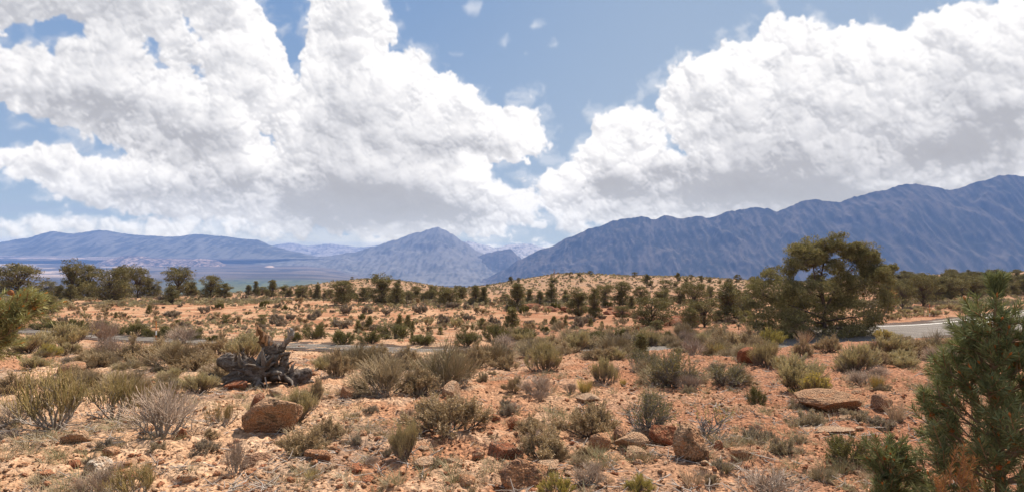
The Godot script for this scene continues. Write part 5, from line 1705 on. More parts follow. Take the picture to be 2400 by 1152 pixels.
func twig_pine(o: Node3D, trunk: Array, boughs: Array, needle: float, per: int, ca: Color, cb: Color, bud: Color) -> void:
	# boughs: [share of the trunk, direction, length]; each bough is a part with its needles
	var bark := Color(0.20, 0.135, 0.095)
	for e in boughs:
		var from := on_path(trunk, e[0])
		var d: Vector3 = e[1]
		var wood := Buf.new()
		var green := Buf.new()
		var main := curve_pts(from, d, e[2], 0.55, 0.35, 4)
		var r = 0.004 + 0.010 * e[2]
		wood.tube(main, [r, r * 0.85, r * 0.7, r * 0.5, r * 0.3], 5, bark, shade(bark, 1.3))
		var ends := []
		var count := maxi(4, int(e[2] * 34))
		for s in count:
			var t := lerpf(0.22, 1.0, (s + rnd(0, 0.8)) / count)
			var q := on_path(main, t)
			var side := (d + across(d) * rnd(0.7, 1.3) + Vector3.UP * 0.45).normalized()
			var len := rnd(0.10, 0.17) * (1.25 - t * 0.45)
			var tw := curve_pts(q, side, len, 0.5, 0.3, 2)
			wood.tube(tw, [0.0035, 0.003, 0.0022], 4, shade(bark, 1.2), Color(0.34, 0.19, 0.09))
			ends.append(tw)
		ends.append([main[3], main[4]])
		for tw in ends:
			bottle_brush(green, tw, per, needle, 0.0034, ca, cb, 0.35)
			# brown bud and spent flowers at the shoot's end
			var tip: Vector3 = tw[-1]
			var dd: Vector3 = (tw[-1] - tw[-2]).normalized()
			if rnd(0, 1) < 0.25: wood.tube([tip - dd * 0.006, tip + dd * 0.006, tip + dd * 0.016], [0.0035, 0.0055, 0.0015], 5, bud, shade(bud, 1.2))
			if rnd(0, 1) < 0.12:
				var q: Vector3 = tw[0].lerp(tip, 0.45)
				wood.tube([q - dd * 0.015, q, q + dd * 0.02], [0.005, 0.014, 0.005], 6, bud, shade(bud, 0.8))
		var bough := part("bough", wood.mesh(), mats.wood, o)
		part("needle", green.mesh(), mats.leaf, bough).set_meta("kind", "stuff")


func build_near_pines() -> void:
	rng.seed = 808
	# the young pine close on the right
	var depth := 3.0
	var x := (2335.0 - 1200.0) / F * depth
	var at := Vector3(x, land(x, -depth), -depth)
	var o := thing("young_pine", "blue-green young pine with rust-brown buds, close to the camera", "tree", at)
	var top := EYE + (HORIZON - 676.0) / F * depth - at.y
	var trunk := [Vector3(0, -0.05, 0), Vector3(0.01, top * 0.35, 0.02), Vector3(-0.01, top * 0.7, 0), Vector3(0.0, top, 0)]
	var b := Buf.new()
	b.tube(trunk, [0.032, 0.024, 0.013, 0.005], 7, Color(0.20, 0.14, 0.10), Color(0.32, 0.19, 0.10))
	part("trunk", b.mesh(), mats.bark, o)
	var boughs := []
	var k := 0
	for h in [0.14, 0.22, 0.30, 0.37, 0.44, 0.50, 0.56, 0.62, 0.67, 0.72, 0.78, 0.85]:
		var n := 6 if h < 0.8 else 4
		var reach: float = along(h, [[0.0, 0.40], [0.3, 0.46], [0.45, 0.40], [0.60, 0.29], [0.70, 0.20], [0.78, 0.16], [0.86, 0.11], [1.0, 0.06]])
		for s in n:
			var a := TAU * (s + rnd(-0.3, 0.3)) / n + k * 1.1
			boughs.append([h, Vector3(cos(a), 0.2 + h * 0.25, sin(a)).normalized(), reach * rnd(0.75, 1.1)])
		k += 1
	var blue_a := Color(0.105, 0.125, 0.055)
	var blue_b := Color(0.26, 0.265, 0.13)
	twig_pine(o, trunk, boughs, 0.052, 58, blue_a, blue_b, Color(0.36, 0.13, 0.04))
	# its leading shoot
	var lead := Buf.new()
	for s in 7:
		var d := (Vector3.UP + across(Vector3.UP) * (0.0 if s == 0 else 0.55)).normalized()
		bottle_brush(lead, [trunk[3] - Vector3(0, 0.05, 0), trunk[3] + d * 0.07], 110, 0.050, 0.0034, blue_a, blue_b)
	part("needle", lead.mesh(), mats.leaf, o).set_meta("kind", "stuff")
	# a dead bough with rusty needles
	var rust := Buf.new()
	var rust_wood := Buf.new()
	var bx := -0.5
	for s in 11:
		var from := Vector3(bx + rnd(-0.07, 0.07), 0.64 + rnd(-0.08, 0.1), 0.42)
		var pts := curve_pts(from, (Vector3(rnd(-0.5, 0.5), 1.0, 0.2)).normalized(), rnd(0.1, 0.2), 0.3, 0.4, 2)
		rust_wood.tube(pts, [0.004, 0.003, 0.002], 4, Color(0.26, 0.15, 0.1), Color(0.3, 0.16, 0.08))
		bottle_brush(rust, pts, 80, 0.032, 0.0022, Color(0.24, 0.11, 0.045), Color(0.36, 0.18, 0.08))
	var dead := part("dead_bough", rust_wood.mesh(), mats.wood, o)
	tag(dead, "dead bough with rust-orange needles")
	part("needle", rust.mesh(), mats.leaf, dead).set_meta("kind", "stuff")
	# a seedling beside it
	var sx := (2085.0 - 1200.0) / F * 3.3
	var sat := Vector3(sx, land(sx, -3.3), -3.3)
	var q := thing("pine_seedling", "small pine seedling cut by the lower edge of the view", "tree", sat)
	var sh := EYE + (HORIZON - 1098.0) / F * 3.3 - sat.y
	var st := [Vector3(0, -0.03, 0), Vector3(0.01, sh * 0.5, 0), Vector3(0, sh, 0)]
	var sb := Buf.new()
	sb.tube(st, [0.014, 0.010, 0.004], 6, Color(0.2, 0.14, 0.1), Color(0.3, 0.18, 0.1))
	part("trunk", sb.mesh(), mats.bark, q)
	var sbo := []
	for h in [0.2, 0.4, 0.55, 0.7, 0.85, 0.97]:
		for s in 5:
			var a = TAU * (s + rnd(-0.3, 0.3)) / 5.0 + h * 9.0
			sbo.append([h, Vector3(cos(a), 0.9, sin(a)).normalized(), rnd(0.05, 0.11)])
	twig_pine(q, st, sbo, 0.046, 64, blue_a, blue_b, Color(0.36, 0.13, 0.04))
	# the pine whose branch reaches in from the left
	var ld := 4.0
	var lx := (-190.0 - 1200.0) / F * ld
	var lat := Vector3(lx, land(lx, -ld), -ld)
	var lt := thing("pine_tree", "sunlit pine branch with orange buds and a brown cone, reaching over the side road", "tree", lat)
	var trunk3 := [Vector3(0, -0.05, 0), Vector3(0.02, 0.8, 0), Vector3(0, 1.6, 0.02), Vector3(0, 2.3, 0)]
	var tb := Buf.new()
	tb.tube(trunk3, [0.07, 0.055, 0.035, 0.01], 7, Color(0.2, 0.14, 0.1), Color(0.3, 0.2, 0.14))
	part("trunk", tb.mesh(), mats.bark, lt)
	var lb := []
	for s in 30:
		var h := rnd(0.38, 0.50)
		lb.append([h, Vector3(1.0, rnd(-0.1, 0.25), rnd(-0.45, 0.45)).normalized(), rnd(0.5, 0.78) * (1.0 - absf(h - 0.44))])
	for s in 16:
		var a := rnd(2.0, 4.2)
		lb.append([rnd(0.3, 0.6), Vector3(cos(a), 0.3, sin(a)).normalized(), rnd(0.4, 0.9)])
	twig_pine(lt, trunk3, lb, 0.050, 44, Color(0.22, 0.215, 0.09), Color(0.41, 0.385, 0.185), Color(0.50, 0.20, 0.05))
	var cone := rock_mesh(990, Vector3(0.035, 0.036, 0.035), 2, 3, 0.0, Color(0.28, 0.12, 0.055), Color(0.2, 0.085, 0.04), 0.0)
	part("cone", cone, mats.wood, lt).position = Vector3((67.0 + 190.0) / F * ld, EYE + (HORIZON - 688.0) / F * ld - lat.y, 0.15)


# ---------------------------------------------------------------- fence, stakes

func build_roadside() -> void:
	# a wire fence along the far side of the slope
	var o := thing("wire_fence", "thin wire fence on dark steel posts along the tree row", "fence", Vector3.ZERO)
	var posts := []
	for px in range(290, 1500, 39):
		var py := 701.0 + 17.0 * smoothstep(300.0, 1250.0, float(px))
		posts.append(spot(px, py))
	var wire := Buf.new()
	for k in posts.size():
		var b := Buf.new()
		b.tube([Vector3(0, -0.2, 0), Vector3(0, 1.15, 0)], [0.035, 0.035], 5, Color(0.07, 0.07, 0.065), Color(0.09, 0.085, 0.08))
		part("post", b.mesh(), mats.metal, o).position = posts[k]
		if k > 0:
			for h in [0.3, 0.6, 0.85, 1.1]:
				var mid: Vector3 = posts[k].lerp(posts[k - 1], 0.5) + Vector3(0, h - 0.03, 0)
				wire.tube([posts[k - 1] + Vector3(0, h, 0), mid, posts[k] + Vector3(0, h, 0)], [0.004, 0.004, 0.004], 3, Color(0.2, 0.19, 0.18), Color(0.2, 0.19, 0.18))
	part("wire", wire.mesh(), mats.metal, o)
	# snow stakes
	for e in [[365, 797, 45, "orange snow stake with a white reflector beside the side road"], [2180, 741, 30, "slim orange stake standing at the highway shoulder"], [1497, 774, 11, "short orange stake in front of the broad olive pinyon"]]:
		var at := spot(e[0], e[1])
		var h: float = e[2] * -at.z / F
		var s := thing("snow_stake", e[3], "marker post", at)
		var b := Buf.new()
		b.tube([Vector3(0, -0.1, 0), Vector3(0, h, 0)], [0.028, 0.024], 6, Color(0.55, 0.17, 0.05), Color(0.68, 0.20, 0.05))
		part("stake", b.mesh(), mats.paint, s)
		if e[0] == 365 or e[0] == 2180:
			var c := Buf.new()
			var lo := 0.28 if e[0] == 365 else 0.02
			c.tube([Vector3(0, h * lo, 0), Vector3(0, h * (lo + 0.24), 0)], [0.034, 0.034], 8, Color(0.75, 0.73, 0.68), Color(0.75, 0.73, 0.68))
			part("reflector", c.mesh(), mats.paint, s)
	for e in [[2391, 757, 24, "dark marker post at the highway's near side"], [2256, 697, 10, "short dark post in front of the highway wood"], [1732, 772, 14, "dark post between the tracks"]]:
		var at := spot(e[0], e[1])
		var h: float = e[2] * -at.z / F
		var s := thing("marker_post", e[3], "marker post", at)
		var b := Buf.new()
		b.tube([Vector3(0, -0.1, 0), Vector3(0, h, 0)], [0.04, 0.04], 6, Color(0.05, 0.05, 0.05), Color(0.06, 0.055, 0.05))
		part("post", b.mesh(), mats.metal, s)
		var c := Buf.new()
		c.tube([Vector3(0, h * 0.82, 0), Vector3(0, h * 1.0 + 0.01, 0)], [0.046, 0.046], 6, Color(0.35, 0.33, 0.3), Color(0.35, 0.33, 0.3))
		part("cap", c.mesh(), mats.metal, s)


# ---------------------------------------------------------------- what nobody could count

func scatter(called: String, mesh: Mesh, mat: Material, list: Array) -> void:
	var m := MultiMesh.new()
	m.transform_format = MultiMesh.TRANSFORM_3D
	m.mesh = mesh
	mesh.surface_set_material(0, mat)
	m.instance_count = list.size()
	for k in list.size(): m.set_instance_transform(k, list[k])
	var o := MultiMeshInstance3D.new()
	o.name = numbered(called)
	o.multimesh = m
	o.set_meta("kind", "stuff")
	add_child(o, true)


func build_scatter() -> void:
	rng.seed = 31
	# rubble on the near slope
	for kind in 6:
		var mesh := rock_mesh(700 + kind, Vector3(1, [0.6, 0.45, 0.75, 0.5, 0.35, 0.7][kind], rnd(0.7, 1.0)), 1, 7, 0.0, [ORANGE_ROCK, TAN_ROCK, ORANGE_ROCK, RED_ROCK, PALE_ROCK, TAN_ROCK][kind], [TAN_ROCK, PALE_ROCK, RED_ROCK, ORANGE_ROCK, TAN_ROCK, ORANGE_ROCK][kind], 0.0)
		var list := []
		var n := 0
		while list.size() < 6500 and n < 40000:
			n += 1
			var d := 3.6 * pow(9.0, rnd(0, 1))
			var x := rnd(-0.95, 0.95) * d
			var thickly := smoothstep(-0.35, 0.35, grit.get_noise_2d(x * 0.22 + kind * 0.1, d * 0.22))
			if rnd(0, 1) > 0.25 + thickly: continue
			var y := land(x, -d) + relief(x, -d, d)
			var s := 0.012 * pow(rnd(0.03, 1.0), -0.5) * (1.0 + d * 0.02)
			s = minf(s, 0.07)
			list.append(Transform3D(Basis.from_euler(Vector3(rnd(-0.4, 0.4), rnd(0, TAU), rnd(-0.4, 0.4))).scaled(Vector3.ONE * s), Vector3(x, y - s * 0.1, -d)))
		scatter("rubble", mesh, mats.rock, list)
	# twigs and litter
	var tw := Buf.new()
	rng.seed = 32
	for k in 3:
		tw.tube(curve_pts(Vector3(rnd(-0.3, 0.3), 0.03, rnd(-0.2, 0.2)), Vector3(rnd(-1, 1), 0.1, rnd(-1, 1)).normalized(), rnd(0.5, 1.0), 0.0, 0.6, 3), [0.03, 0.025, 0.02, 0.012], 3, Color(0.27, 0.225, 0.195), Color(0.4, 0.35, 0.31))
	var list := []
	while list.size() < 2600:
		var d := 4.0 * pow(5.0, rnd(0, 1))
		var x := rnd(-0.92, 0.92) * d
		if patch.get_noise_2d(x * 1.3 - 70.0, -d * 1.3) < rnd(-0.25, 0.35): continue
		var s := rnd(0.05, 0.22)
		list.append(Transform3D(Basis.from_euler(Vector3(rnd(-0.15, 0.15), rnd(0, TAU), rnd(-0.15, 0.15))).scaled(Vector3.ONE * s), Vector3(x, land(x, -d) + relief(x, -d, d) + 0.006, -d)))
	scatter("twig_litter", tw.mesh(), mats.wood, list)
	# low scrub: small clumps over the near slope, the orange slope and the hills
	var base := {"stems": 5, "low": 0.2, "high": 1.3, "tall": 0.55, "thick": 0.02, "lift": 0.35, "wild": 0.9, "forks": 1, "shoots": 60, "shoot": 0.25, "upright": 0.3, "stray": 0.5, "bare": 0.0,
		"leaves": 5, "leaf_from": 0.2, "leaf_len": 0.13, "leaf_w": 0.06, "leaf_up": 0.8, "fine": 0.008, "green": false, "leaf_a": Color(0.22, 0.185, 0.13), "leaf_b": Color(0.32, 0.27, 0.19), "bark": Color(0.13, 0.10, 0.085), "twig": Color(0.25, 0.20, 0.165)}
	for kind in 3:
		var tint: Array = [[Color(0.20, 0.16, 0.125), Color(0.30, 0.245, 0.19)], [Color(0.25, 0.22, 0.135), Color(0.36, 0.31, 0.20)], [Color(0.36, 0.32, 0.20), Color(0.46, 0.39, 0.26)]][kind]
		var t := shrub(base.merged({"leaf_a": tint[0], "leaf_b": tint[1]}, true), 900 + kind)
		var leaf_mesh: Mesh = (t.get_node("foliage") as MeshInstance3D).mesh
		rng.seed = 41 + kind
		var far := []
		while far.size() < 3400:
			var d := sqrt(rnd(92.0 * 92.0, 262.0 * 262.0))
			var x := rnd(-0.95, 0.95) * d
			var s := rnd(0.35, 1.15)
			far.append(Transform3D(Basis(Vector3.UP, rnd(0, TAU)).scaled(Vector3(s, s * rnd(0.8, 1.2), s)), Vector3(x, land(x, -d) - 0.05, -d)))
		scatter("hillside_scrub", leaf_mesh, mats.leaf, far)
		var mid := []
		var n := 0
		while mid.size() < 1700 and n < 20000:
			n += 1
			var d := sqrt(rnd(24.0 * 24.0, 96.0 * 96.0))
			var x := rnd(-0.95, 0.95) * d
			if bare(x, -d) != land(x, -d): continue
			if patch.get_noise_2d(x * 0.12, d * 0.12) < rnd(-0.3, 0.4): continue
			var s := rnd(0.18, 0.55) + smoothstep(64.0, 90.0, d) * rnd(0.2, 0.7)
			mid.append(Transform3D(Basis(Vector3.UP, rnd(0, TAU)).scaled(Vector3(s, s, s)), Vector3(x, land(x, -d) - 0.03, -d)))
		scatter("slope_scrub", leaf_mesh, mats.leaf, mid)
	# dry stalks and small herbs on the near slope
	for kind in 2:
		var t := grass_tuft(950 + kind, 26, 1.0, [Color(0.42, 0.34, 0.22), Color(0.30, 0.28, 0.15)][kind], [Color(0.50, 0.42, 0.29), Color(0.38, 0.34, 0.20)][kind])
		var mesh: Mesh = (t.get_node("blade") as MeshInstance3D).mesh
		rng.seed = 61 + kind
		var near := []
		while near.size() < 900:
			var d := 4.2 * pow(5.5, rnd(0, 1))
			var x := rnd(-0.92, 0.92) * d
			if roll.get_noise_2d(x * 3.0 + 9.0, d * 3.0) < rnd(-0.2, 0.4): continue
			var s := rnd(0.05, 0.17)
			near.append(Transform3D(Basis(Vector3.UP, rnd(0, TAU)).scaled(Vector3(s * 1.3, s, s * 1.3)), Vector3(x, land(x, -d) + relief(x, -d, d) - 0.01, -d)))
		scatter("dry_grass", mesh, mats.leaf, near)


func cloud_outlines() -> Array:
	return [
		[1.0, [-700,-500, 585,-500, 596,0, 625,60, 655,120, 682,180, 693,205, 706,185, 722,120, 738,60, 728,0, 725,-500, 872,-500, 888,0, 915,45, 926,85, 902,112, 932,130, 985,126, 1020,168, 1075,190, 1112,212, 1128,245, 1180,262, 1238,238, 1264,280, 1281,320, 1283,355, 1205,371, 1141,377, 1152,415, 1200,440, 1268,452, 1277,482, 1262,520, 1200,540, 1130,560, 1000,560, 900,575, 800,570, 700,560, 600,540, 480,520, 330,502, 200,478, 100,430, 0,388, -250,340, -700,300, -700,270, -250,330, 0,350, 100,344, 150,352, 210,374, 330,367, 372,378, 335,364, 250,326, 150,288, 60,252, 0,236, -200,205, -700,180]],
		[1.0, [1262,440, 1275,415, 1300,404, 1355,382, 1365,345, 1388,330, 1402,278, 1430,262, 1468,265, 1485,240, 1510,255, 1556,268, 1574,290, 1552,312, 1548,345, 1586,364, 1612,388, 1614,372, 1600,338, 1575,300, 1550,245, 1554,205, 1580,190, 1580,145, 1640,138, 1690,108, 1768,106, 1790,60, 1820,28, 1850,50, 1900,56, 1960,72, 2040,62, 2080,76, 2130,70, 2170,34, 2250,18, 2330,14, 2390,-30, 3100,-260, 3100,330, 2400,396, 2250,440, 2100,480, 1900,520, 1700,530, 1500,545, 1400,530, 1345,560, 1300,532, 1290,505, 1270,480]],
		[0.8, [1185,590, 1215,572, 1240,556, 1266,536, 1292,562, 1304,585, 1255,612]],
		[0.5, [-700,500, 0,512, 150,498, 250,512, 400,505, 600,510, 690,468, 770,480, 800,520, 870,556, 930,575, 1050,610, -700,660]],
		[0.45, [0,282, 40,284, 96,308, 100,316, 50,304, 8,292]],
		[0.4, [1058,125, 1072,108, 1082,114, 1074,130]],
		[0.4, [1236,116, 1248,108, 1256,122, 1244,126]],
		[0.35, [1090,18, 1110,0, 1128,16, 1112,36, 1098,30]],
		[0.35, [1250,62, 1268,40, 1280,48, 1270,68]],
		[0.35, [945,8, 966,0, 978,10, 960,24]],
		[0.35, [1168,95, 1180,80, 1190,94, 1178,104]],
		[0.35, [1282,98, 1296,88, 1304,100, 1294,108]],
	]


func cloud_gaps() -> Array:
	return [
		[20,62, 120,30, 215,52, 205,84, 120,98, 40,118, -60,110],
		[330,84, 368,92, 388,138, 402,166, 372,172, 338,136],
		[416,18, 452,40, 474,96, 448,92, 418,50],
		[582,262, 618,296, 652,340, 676,376, 640,352, 602,312],
		[440,150, 486,166, 476,196, 448,180],
		[104,112, 128,104, 134,138, 112,136],
	]


func side_of(x: float, y: float, p: PackedFloat32Array) -> float:
	# distance to an outline, positive inside
	var n := p.size() / 2
	var best := 1e12
	var inside := false
	var ax := p[2 * n - 2]
	var ay := p[2 * n - 1]
	for k in n:
		var bx := p[2 * k]
		var by := p[2 * k + 1]
		var ex := bx - ax
		var ey := by - ay
		var wx := x - ax
		var wy := y - ay
		var t := clampf((wx * ex + wy * ey) / (ex * ex + ey * ey), 0.0, 1.0)
		var dx := wx - ex * t
		var dy := wy - ey * t
		best = minf(best, dx * dx + dy * dy)
		if (ay > y) != (by > y) and x < ex * (y - ay) / ey + ax:
			inside = not inside
		ax = bx
		ay = by
	return sqrt(best) if inside else -sqrt(best)


func make_sky() -> ImageTexture:
	# clouds in a chart of the sky whose unit is 1/F of a radian near the middle; column: azimuth, row: elevation
	var cw := 176
	var ch := 64
	var step := 20.0
	var coarse := PackedFloat32Array()
	var weight := PackedFloat32Array()
	coarse.resize(cw * ch)
	weight.resize(cw * ch)
	var outlines := cloud_outlines()
	var gaps := cloud_gaps()
	for o in outlines: o[1] = PackedFloat32Array(o[1])
	var gap_list := []
	for g in gaps: gap_list.append(PackedFloat32Array(g))
	for j in ch:
		for i in cw:
			var x := -560.0 + i * step
			var y := -500.0 + j * step
			var m := -200.0
			var w := 1.0
			for o in outlines:
				var s := side_of(x, y, o[1])
				if s > m:
					m = s
					w = o[0]
			for g in gap_list:
				m = minf(m, -side_of(x, y, g))
			coarse[j * cw + i] = m
			weight[j * cw + i] = w
	var W := 4096
	var H := 2048
	var c0 := 1470
	var c1 := 2626
	var r0 := 590
	var r1 := 1030
	var w := c1 - c0
	var h := r1 - r0
	var warp := FastNoiseLite.new()
	warp.seed = 11
	warp.frequency = 0.010
	warp.fractal_octaves = 4
	var puff := FastNoiseLite.new()
	puff.seed = 5
	puff.noise_type = FastNoiseLite.TYPE_CELLULAR
	puff.cellular_return_type = FastNoiseLite.RETURN_DISTANCE
	puff.frequency = 0.0105
	puff.fractal_type = FastNoiseLite.FRACTAL_FBM
	puff.fractal_octaves = 6
	puff.fractal_gain = 0.55
	var wisp := FastNoiseLite.new()
	wisp.seed = 9
	wisp.frequency = 0.010
	wisp.fractal_octaves = 6
	wisp.fractal_gain = 0.58
	var dens := PackedFloat32Array()
	var thick := PackedFloat32Array()
	dens.resize(w * h)
	thick.resize(w * h)
	var sway := PackedFloat32Array()
	sway.resize(w * h)
	var bump := PackedFloat32Array()
	bump.resize(w * h)
	for j in h:
		var el := (0.5 - (r0 + j + 0.5) / H) * PI
		var te := tan(el)
		for i in w:
			var az := ((c0 + i + 0.5) / W - 0.5) * TAU
			var x := 1200.0 + F * tan(az)
			var y := HORIZON - F * te / cos(az)
			# clouds far off lie nearer the horizon and are drawn out flat
			var low := maxf(0.0, y - 330.0)
			var yy := y + 0.0016 * low * low
			var fine := 1.0 + low * 0.004
			var wx := warp.get_noise_2d(x, yy)
			var wy := warp.get_noise_2d(x + 700.0, yy)
			var b := -puff.get_noise_2d(x + wx * 70.0, yy + wy * 70.0)
			var f := wisp.get_noise_2d(x + wx * 30.0, yy + 90.0)
			var gx := clampf((x + wx * 16.0 + 560.0) / step, 0.0, cw - 1.001)
			var gy := clampf((y + wy * 16.0 + 500.0) / step, 0.0, ch - 1.001)
			var ix := int(gx)
			var iy := int(gy)
			var fx := gx - ix
			var fy := gy - iy
			var k := iy * cw + ix
			var m := lerpf(lerpf(coarse[k], coarse[k + 1], fx), lerpf(coarse[k + cw], coarse[k + cw + 1], fx), fy)
			var ww := lerpf(lerpf(weight[k], weight[k + 1], fx), lerpf(weight[k + cw], weight[k + cw + 1], fx), fy)
			var calm := lerpf(0.16, 1.0, smoothstep(0.42, 0.8, ww))
			var d := m / fine + ((b - 0.25) * 30.0 + f * 46.0) * calm - lerpf(1.0, 14.0, smoothstep(0.42, 0.8, ww))
			var q := j * w + i
			dens[q] = smoothstep(-6.0, 9.0, d) * lerpf(0.1, 1.0, ww)
			dens[q] = maxf(dens[q], 0.34 * smoothstep(0.7, 0.95, ww) * smoothstep(-34.0, 14.0, m + f * 75.0))
			thick[q] = clampf((d - 2.0) / 90.0, 0.0, 1.0) * ww
			sway[q] = wx + f * 0.6
			bump[q] = b * 22.0 + f * 52.0 + minf(maxf(m, 0.0), 160.0) * 0.35
	# billows: rounded puffs, large inside and small along the rims; their height shapes the light
	var high := PackedFloat32Array()
	high.resize(w * h)
	high.fill(-30.0)
	var near := PackedFloat32Array()
	near.resize(w * h)
	var wxs := PackedFloat32Array()
	var wys := PackedFloat32Array()
	wxs.resize(w * h)
	wys.resize(w * h)
	for j in h:
		var el := (0.5 - (r0 + j + 0.5) / H) * PI
		for i in w:
			var az := ((c0 + i + 0.5) / W - 0.5) * TAU
			var x := 1200.0 + F * tan(az)
			var y := HORIZON - F * tan(el) / cos(az)
			wxs[j * w + i] = x + warp.get_noise_2d(x * 1.7, y * 1.7) * 20.0 + wisp.get_noise_2d(x * 5.0, y * 5.0) * 5.5
			wys[j * w + i] = y + warp.get_noise_2d(x * 1.7 + 300.0, y * 1.7) * 20.0 + wisp.get_noise_2d(x * 5.0, y * 5.0 + 500.0) * 5.5
	var dice := RandomNumberGenerator.new()
	dice.seed = 70
	var puffs := []
	for n in 7000:
		var x := dice.randf_range(-60, 2460)
		var y := dice.randf_range(-60, 545)
		var gx := clampf((x + 560.0) / step, 0.0, cw - 1.001)
		var gy := clampf((y + 500.0) / step, 0.0, ch - 1.001)
		var k := int(gy) * cw + int(gx)
		var fx := gx - int(gx)
		var fy := gy - int(gy)
		var m := lerpf(lerpf(coarse[k], coarse[k + 1], fx), lerpf(coarse[k + cw], coarse[k + cw + 1], fx), fy)
		if m < 1.0 or weight[k] < 0.45: continue
		var r := minf(m * 1.0 + 9.0, 21.0 * pow(dice.randf_range(0.02, 1.0), -0.5))
		r = minf(r, 85.0) * (1.0 - 0.45 * smoothstep(380.0, 540.0, y))
		puffs.append([x, y, r, wisp.get_noise_2d(x * 0.5, y * 0.5) * 60.0 + dice.randf_range(-12, 12) - r * 0.45])
	for p in puffs:
		var az := atan((p[0] - 1200.0) / F)
		var el := atan((HORIZON - p[1]) / F * cos(az))
		var reach: float = (p[2] + 24.0) / F * W / TAU
		var ci := int((az / TAU + 0.5) * W) - c0
		var cj := int((0.5 - el / PI) * H) - r0
		var r2: float = p[2] * p[2]
		for j in range(maxi(0, cj - int(reach)), mini(h, cj + int(reach) + 1)):
			for i in range(maxi(0, ci - int(reach)), mini(w, ci + int(reach) + 1)):
				var q := j * w + i
				var dx: float = wxs[q] - p[0]
				var dy: float = wys[q] - p[1]
				var e := r2 - dx * dx - dy * dy
				if e > 0.0:
					var top: float = p[3] + sqrt(e)
					if top > high[q]: high[q] = top
					near[q] = maxf(near[q], minf(1.0, sqrt(e) / 15.0))
	for q in w * h:
		dens[q] = maxf(dens[q], near[q])
	# light: from above and a little from the right
	var data := PackedFloat32Array()
	data.resize(w * h * 3)
	# where the clouds' dark undersides show
	var bases := [[180,262,150,45,.12],[430,330,160,45,.14],[620,420,150,40,.14],[840,460,180,40,.18],[1000,500,160,35,.22],[1060,345,130,25,.12],[320,460,130,25,.1],[730,520,80,30,.14],[1420,440,90,40,.16],[1570,400,60,30,.2],[1750,440,230,40,.22],[1950,470,150,25,.15],[2240,365,110,25,.2],[2330,310,90,50,.14],[1900,360,200,60,.04],[2250,200,100,120,.05],[560,150,80,60,.05],[850,280,130,60,.04]]
	var steps := [4, 9, 16, 26, 40, 60, 85, 115]
	for j in h:
		var el := (0.5 - (r0 + j + 0.5) / H) * PI
		for i in w:
			var az := ((c0 + i + 0.5) / W - 0.5) * TAU
			var q := j * w + i
			var d := dens[q]
			var blue := air(az, el)
			if d > 0.001:
				var acc := thick[q] * 0.9
				for s in steps:
					var jj: int = j - s
					var ii: int = i + int(s * (0.35 + sway[q] * 0.7))
					if jj >= 0 and ii < w and ii >= 0:
						acc += thick[jj * w + ii] * (0.25 + s * 0.006)
				var up := maxi(j - 2, 0) * w + mini(i + 1, w - 1)
				var dn := mini(j + 2, h - 1) * w + maxi(i - 1, 0)
				var slope := clampf((bump[dn] - bump[up]) * 0.009, -0.15, 0.10)
				var up2 := maxi(j - 7, 0) * w + mini(i + 3, w - 1)
				var dn2 := mini(j + 7, h - 1) * w + maxi(i - 3, 0)
				slope += clampf((bump[dn2] - bump[up2]) * 0.0056, -0.18, 0.13)
				var ja := maxi(j - 1, 0) * w
				var jb := mini(j + 1, h - 1) * w
				var sx := clampf((high[j * w + mini(i + 1, w - 1)] - high[j * w + maxi(i - 1, 0)]) * 0.25, -1.6, 1.6)
				var sy := clampf((high[jb + i] - high[ja + i]) * 0.25, -1.6, 1.6)
				# slopes that face up and towards the sun are bright
				var facing := (0.55 + sy * 0.72 - sx * 0.30) / sqrt(1.0 + sx * sx + sy * sy)
				slope = slope * 0.55 + clampf(facing - 0.57, -0.6, 0.35) * 0.35
				var lit := exp(-acc * 0.30)
				var v := 0.62 + 0.44 * lit + slope * (0.5 + 0.35 * lit)
				var x := 1200.0 + F * tan(az)
				var y := HORIZON - F * tan(el) / cos(az)
				var base := 0.0
				for g in bases:
					var ex: float = (x - g[0]) / g[2]
					var ey: float = (y - g[1]) / g[3]
					var e2: float = ex * ex + ey * ey
					if e2 < 5.0: base += g[4] * exp(-e2)
				v -= base * clampf(0.85 + bump[q] * 0.012, 0.3, 1.5) * 1.4
				var right := smoothstep(0.03, 0.3, az)
				v = lerpf(v + 0.02, v - 0.015, right)
				v = 0.40 + maxf(v - 0.40, 0.0) if v > 0.5 else 0.45 + 0.1 * maxf(v, 0.0)
				v = minf(v, 1.03)
				var shade := clampf((0.95 - v) / 0.45, 0.0, 1.0)
				var c := Vector3(v, v, v) * Vector3(1.0, 0.985, 0.99).lerp(Vector3(0.965, 0.985, 1.07), shade)
				# the farthest clouds take the colour of the air before them
				c = c.lerp(blue * 1.08 + Vector3(0.1, 0.06, 0.02), 0.42 * smoothstep(0.16, 0.03, el))
				blue = blue.lerp(c, clampf(d, 0.0, 1.0))
			data[q * 3] = blue.x
			data[q * 3 + 1] = blue.y
			data[q * 3 + 2] = blue.z
	# the rest of the sky: the same air with scattered cumulus, computed coarser
	var sw := 512
	var sh := 256
	var all := PackedFloat32Array()
	all.resize(sw * sh * 3)
	warp.frequency = 2.2
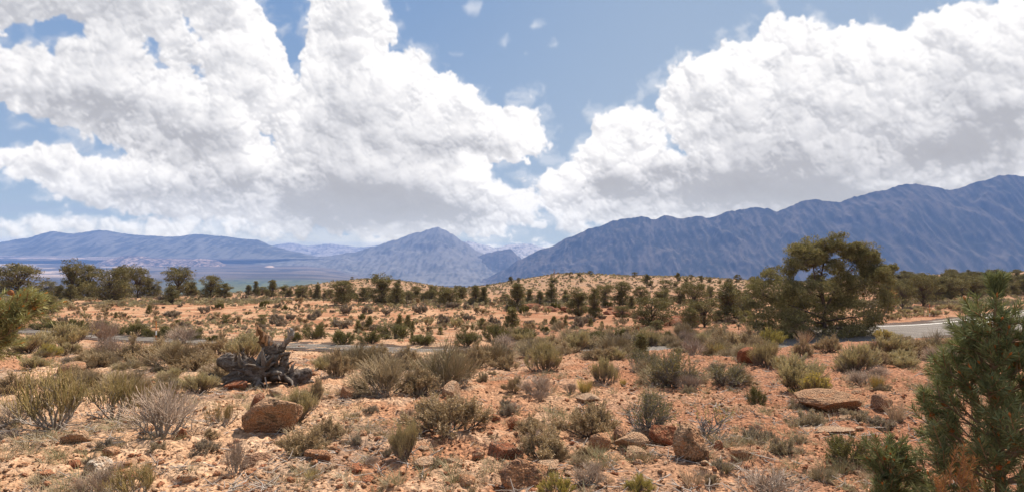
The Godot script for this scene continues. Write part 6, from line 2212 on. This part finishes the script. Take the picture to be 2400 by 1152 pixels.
	for j in sh:
		var el := (0.5 - (j + 0.5) / sh) * PI
		for i in sw:
			var az := ((i + 0.5) / sw - 0.5) * TAU
			var c := Vector3(0.30, 0.22, 0.17)
			if el > -0.02:
				c = air(az, el)
				var v := Vector3(sin(az) * cos(el), sin(el) * 1.5, -cos(az) * cos(el))
				var n := warp.get_noise_3dv(v)
				var d := smoothstep(-0.08, 0.10, n)
				var s := clampf(0.98 - 0.42 * smoothstep(0.0, 0.42, n), 0.5, 1.0)
				c = c.lerp(Vector3(s, s, s * 1.02), d * 0.95)
			all[(j * sw + i) * 3] = c.x
			all[(j * sw + i) * 3 + 1] = c.y
			all[(j * sw + i) * 3 + 2] = c.z
	var whole := Image.create_from_data(sw, sh, false, Image.FORMAT_RGBF, all.to_byte_array())
	whole.resize(W, H, Image.INTERPOLATE_BILINEAR)
	# lay the finely computed part in, its rim feathered
	for j in h:
		var fj := minf(smoothstep(0.0, 50.0, float(j)), 1.0)
		for i in w:
			var a := minf(minf(smoothstep(0.0, 60.0, float(i)), smoothstep(0.0, 60.0, float(w - i))), fj)
			var q := (j * w + i) * 3
			var c := Color(data[q], data[q + 1], data[q + 2])
			if a < 1.0:
				c = whole.get_pixel(c0 + i, r0 + j).lerp(c, a)
			var el := (0.5 - (r0 + j + 0.5) / H) * PI
			whole.set_pixel(c0 + i, r0 + j, c)
	# what the haze near the ground takes from the low sky is added here, the same all round
	for j in range(0, H / 2 + 4):
		var el := (0.5 - (j + 0.5) / H) * PI
		var t := exp(-HAZE * minf(HAZE_TOP / maxf(sin(el), 0.01), 25000.0))
		var back := HAZE_LIGHT * (1.0 - t)
		if t > 0.985: continue
		for i in W:
			var c := whole.get_pixel(i, j)
			c = Color(maxf(c.r - back.x, 0.02) / t, maxf(c.g - back.y, 0.02) / t, maxf(c.b - back.z, 0.02) / t)
			whole.set_pixel(i, j, c)
	# the first column of a panorama looks along -z
	var turned := Image.create_empty(W, H, false, Image.FORMAT_RGBF)
	turned.blit_rect(whole, Rect2i(W / 2, 0, W / 2, H), Vector2i(0, 0))
	turned.blit_rect(whole, Rect2i(0, 0, W / 2, H), Vector2i(W / 2, 0))
	return ImageTexture.create_from_image(turned)


func air(az: float, el: float) -> Vector3:
	var up := clampf(el / 0.55, 0.0, 1.0)
	var c := Vector3(0.47, 0.58, 0.70).lerp(Vector3(0.145, 0.29, 0.57), pow(up, 0.6))
	# paler towards the sun, which stands high to the right
	var s := maxf(0.0, cos(az - 0.6)) * 0.5 + 0.5
	return c.lerp(Vector3(0.47, 0.56, 0.67), 0.52 * smoothstep(0.72, 1.0, s) * (0.4 + 0.6 * smoothstep(-0.35, 0.3, az)))
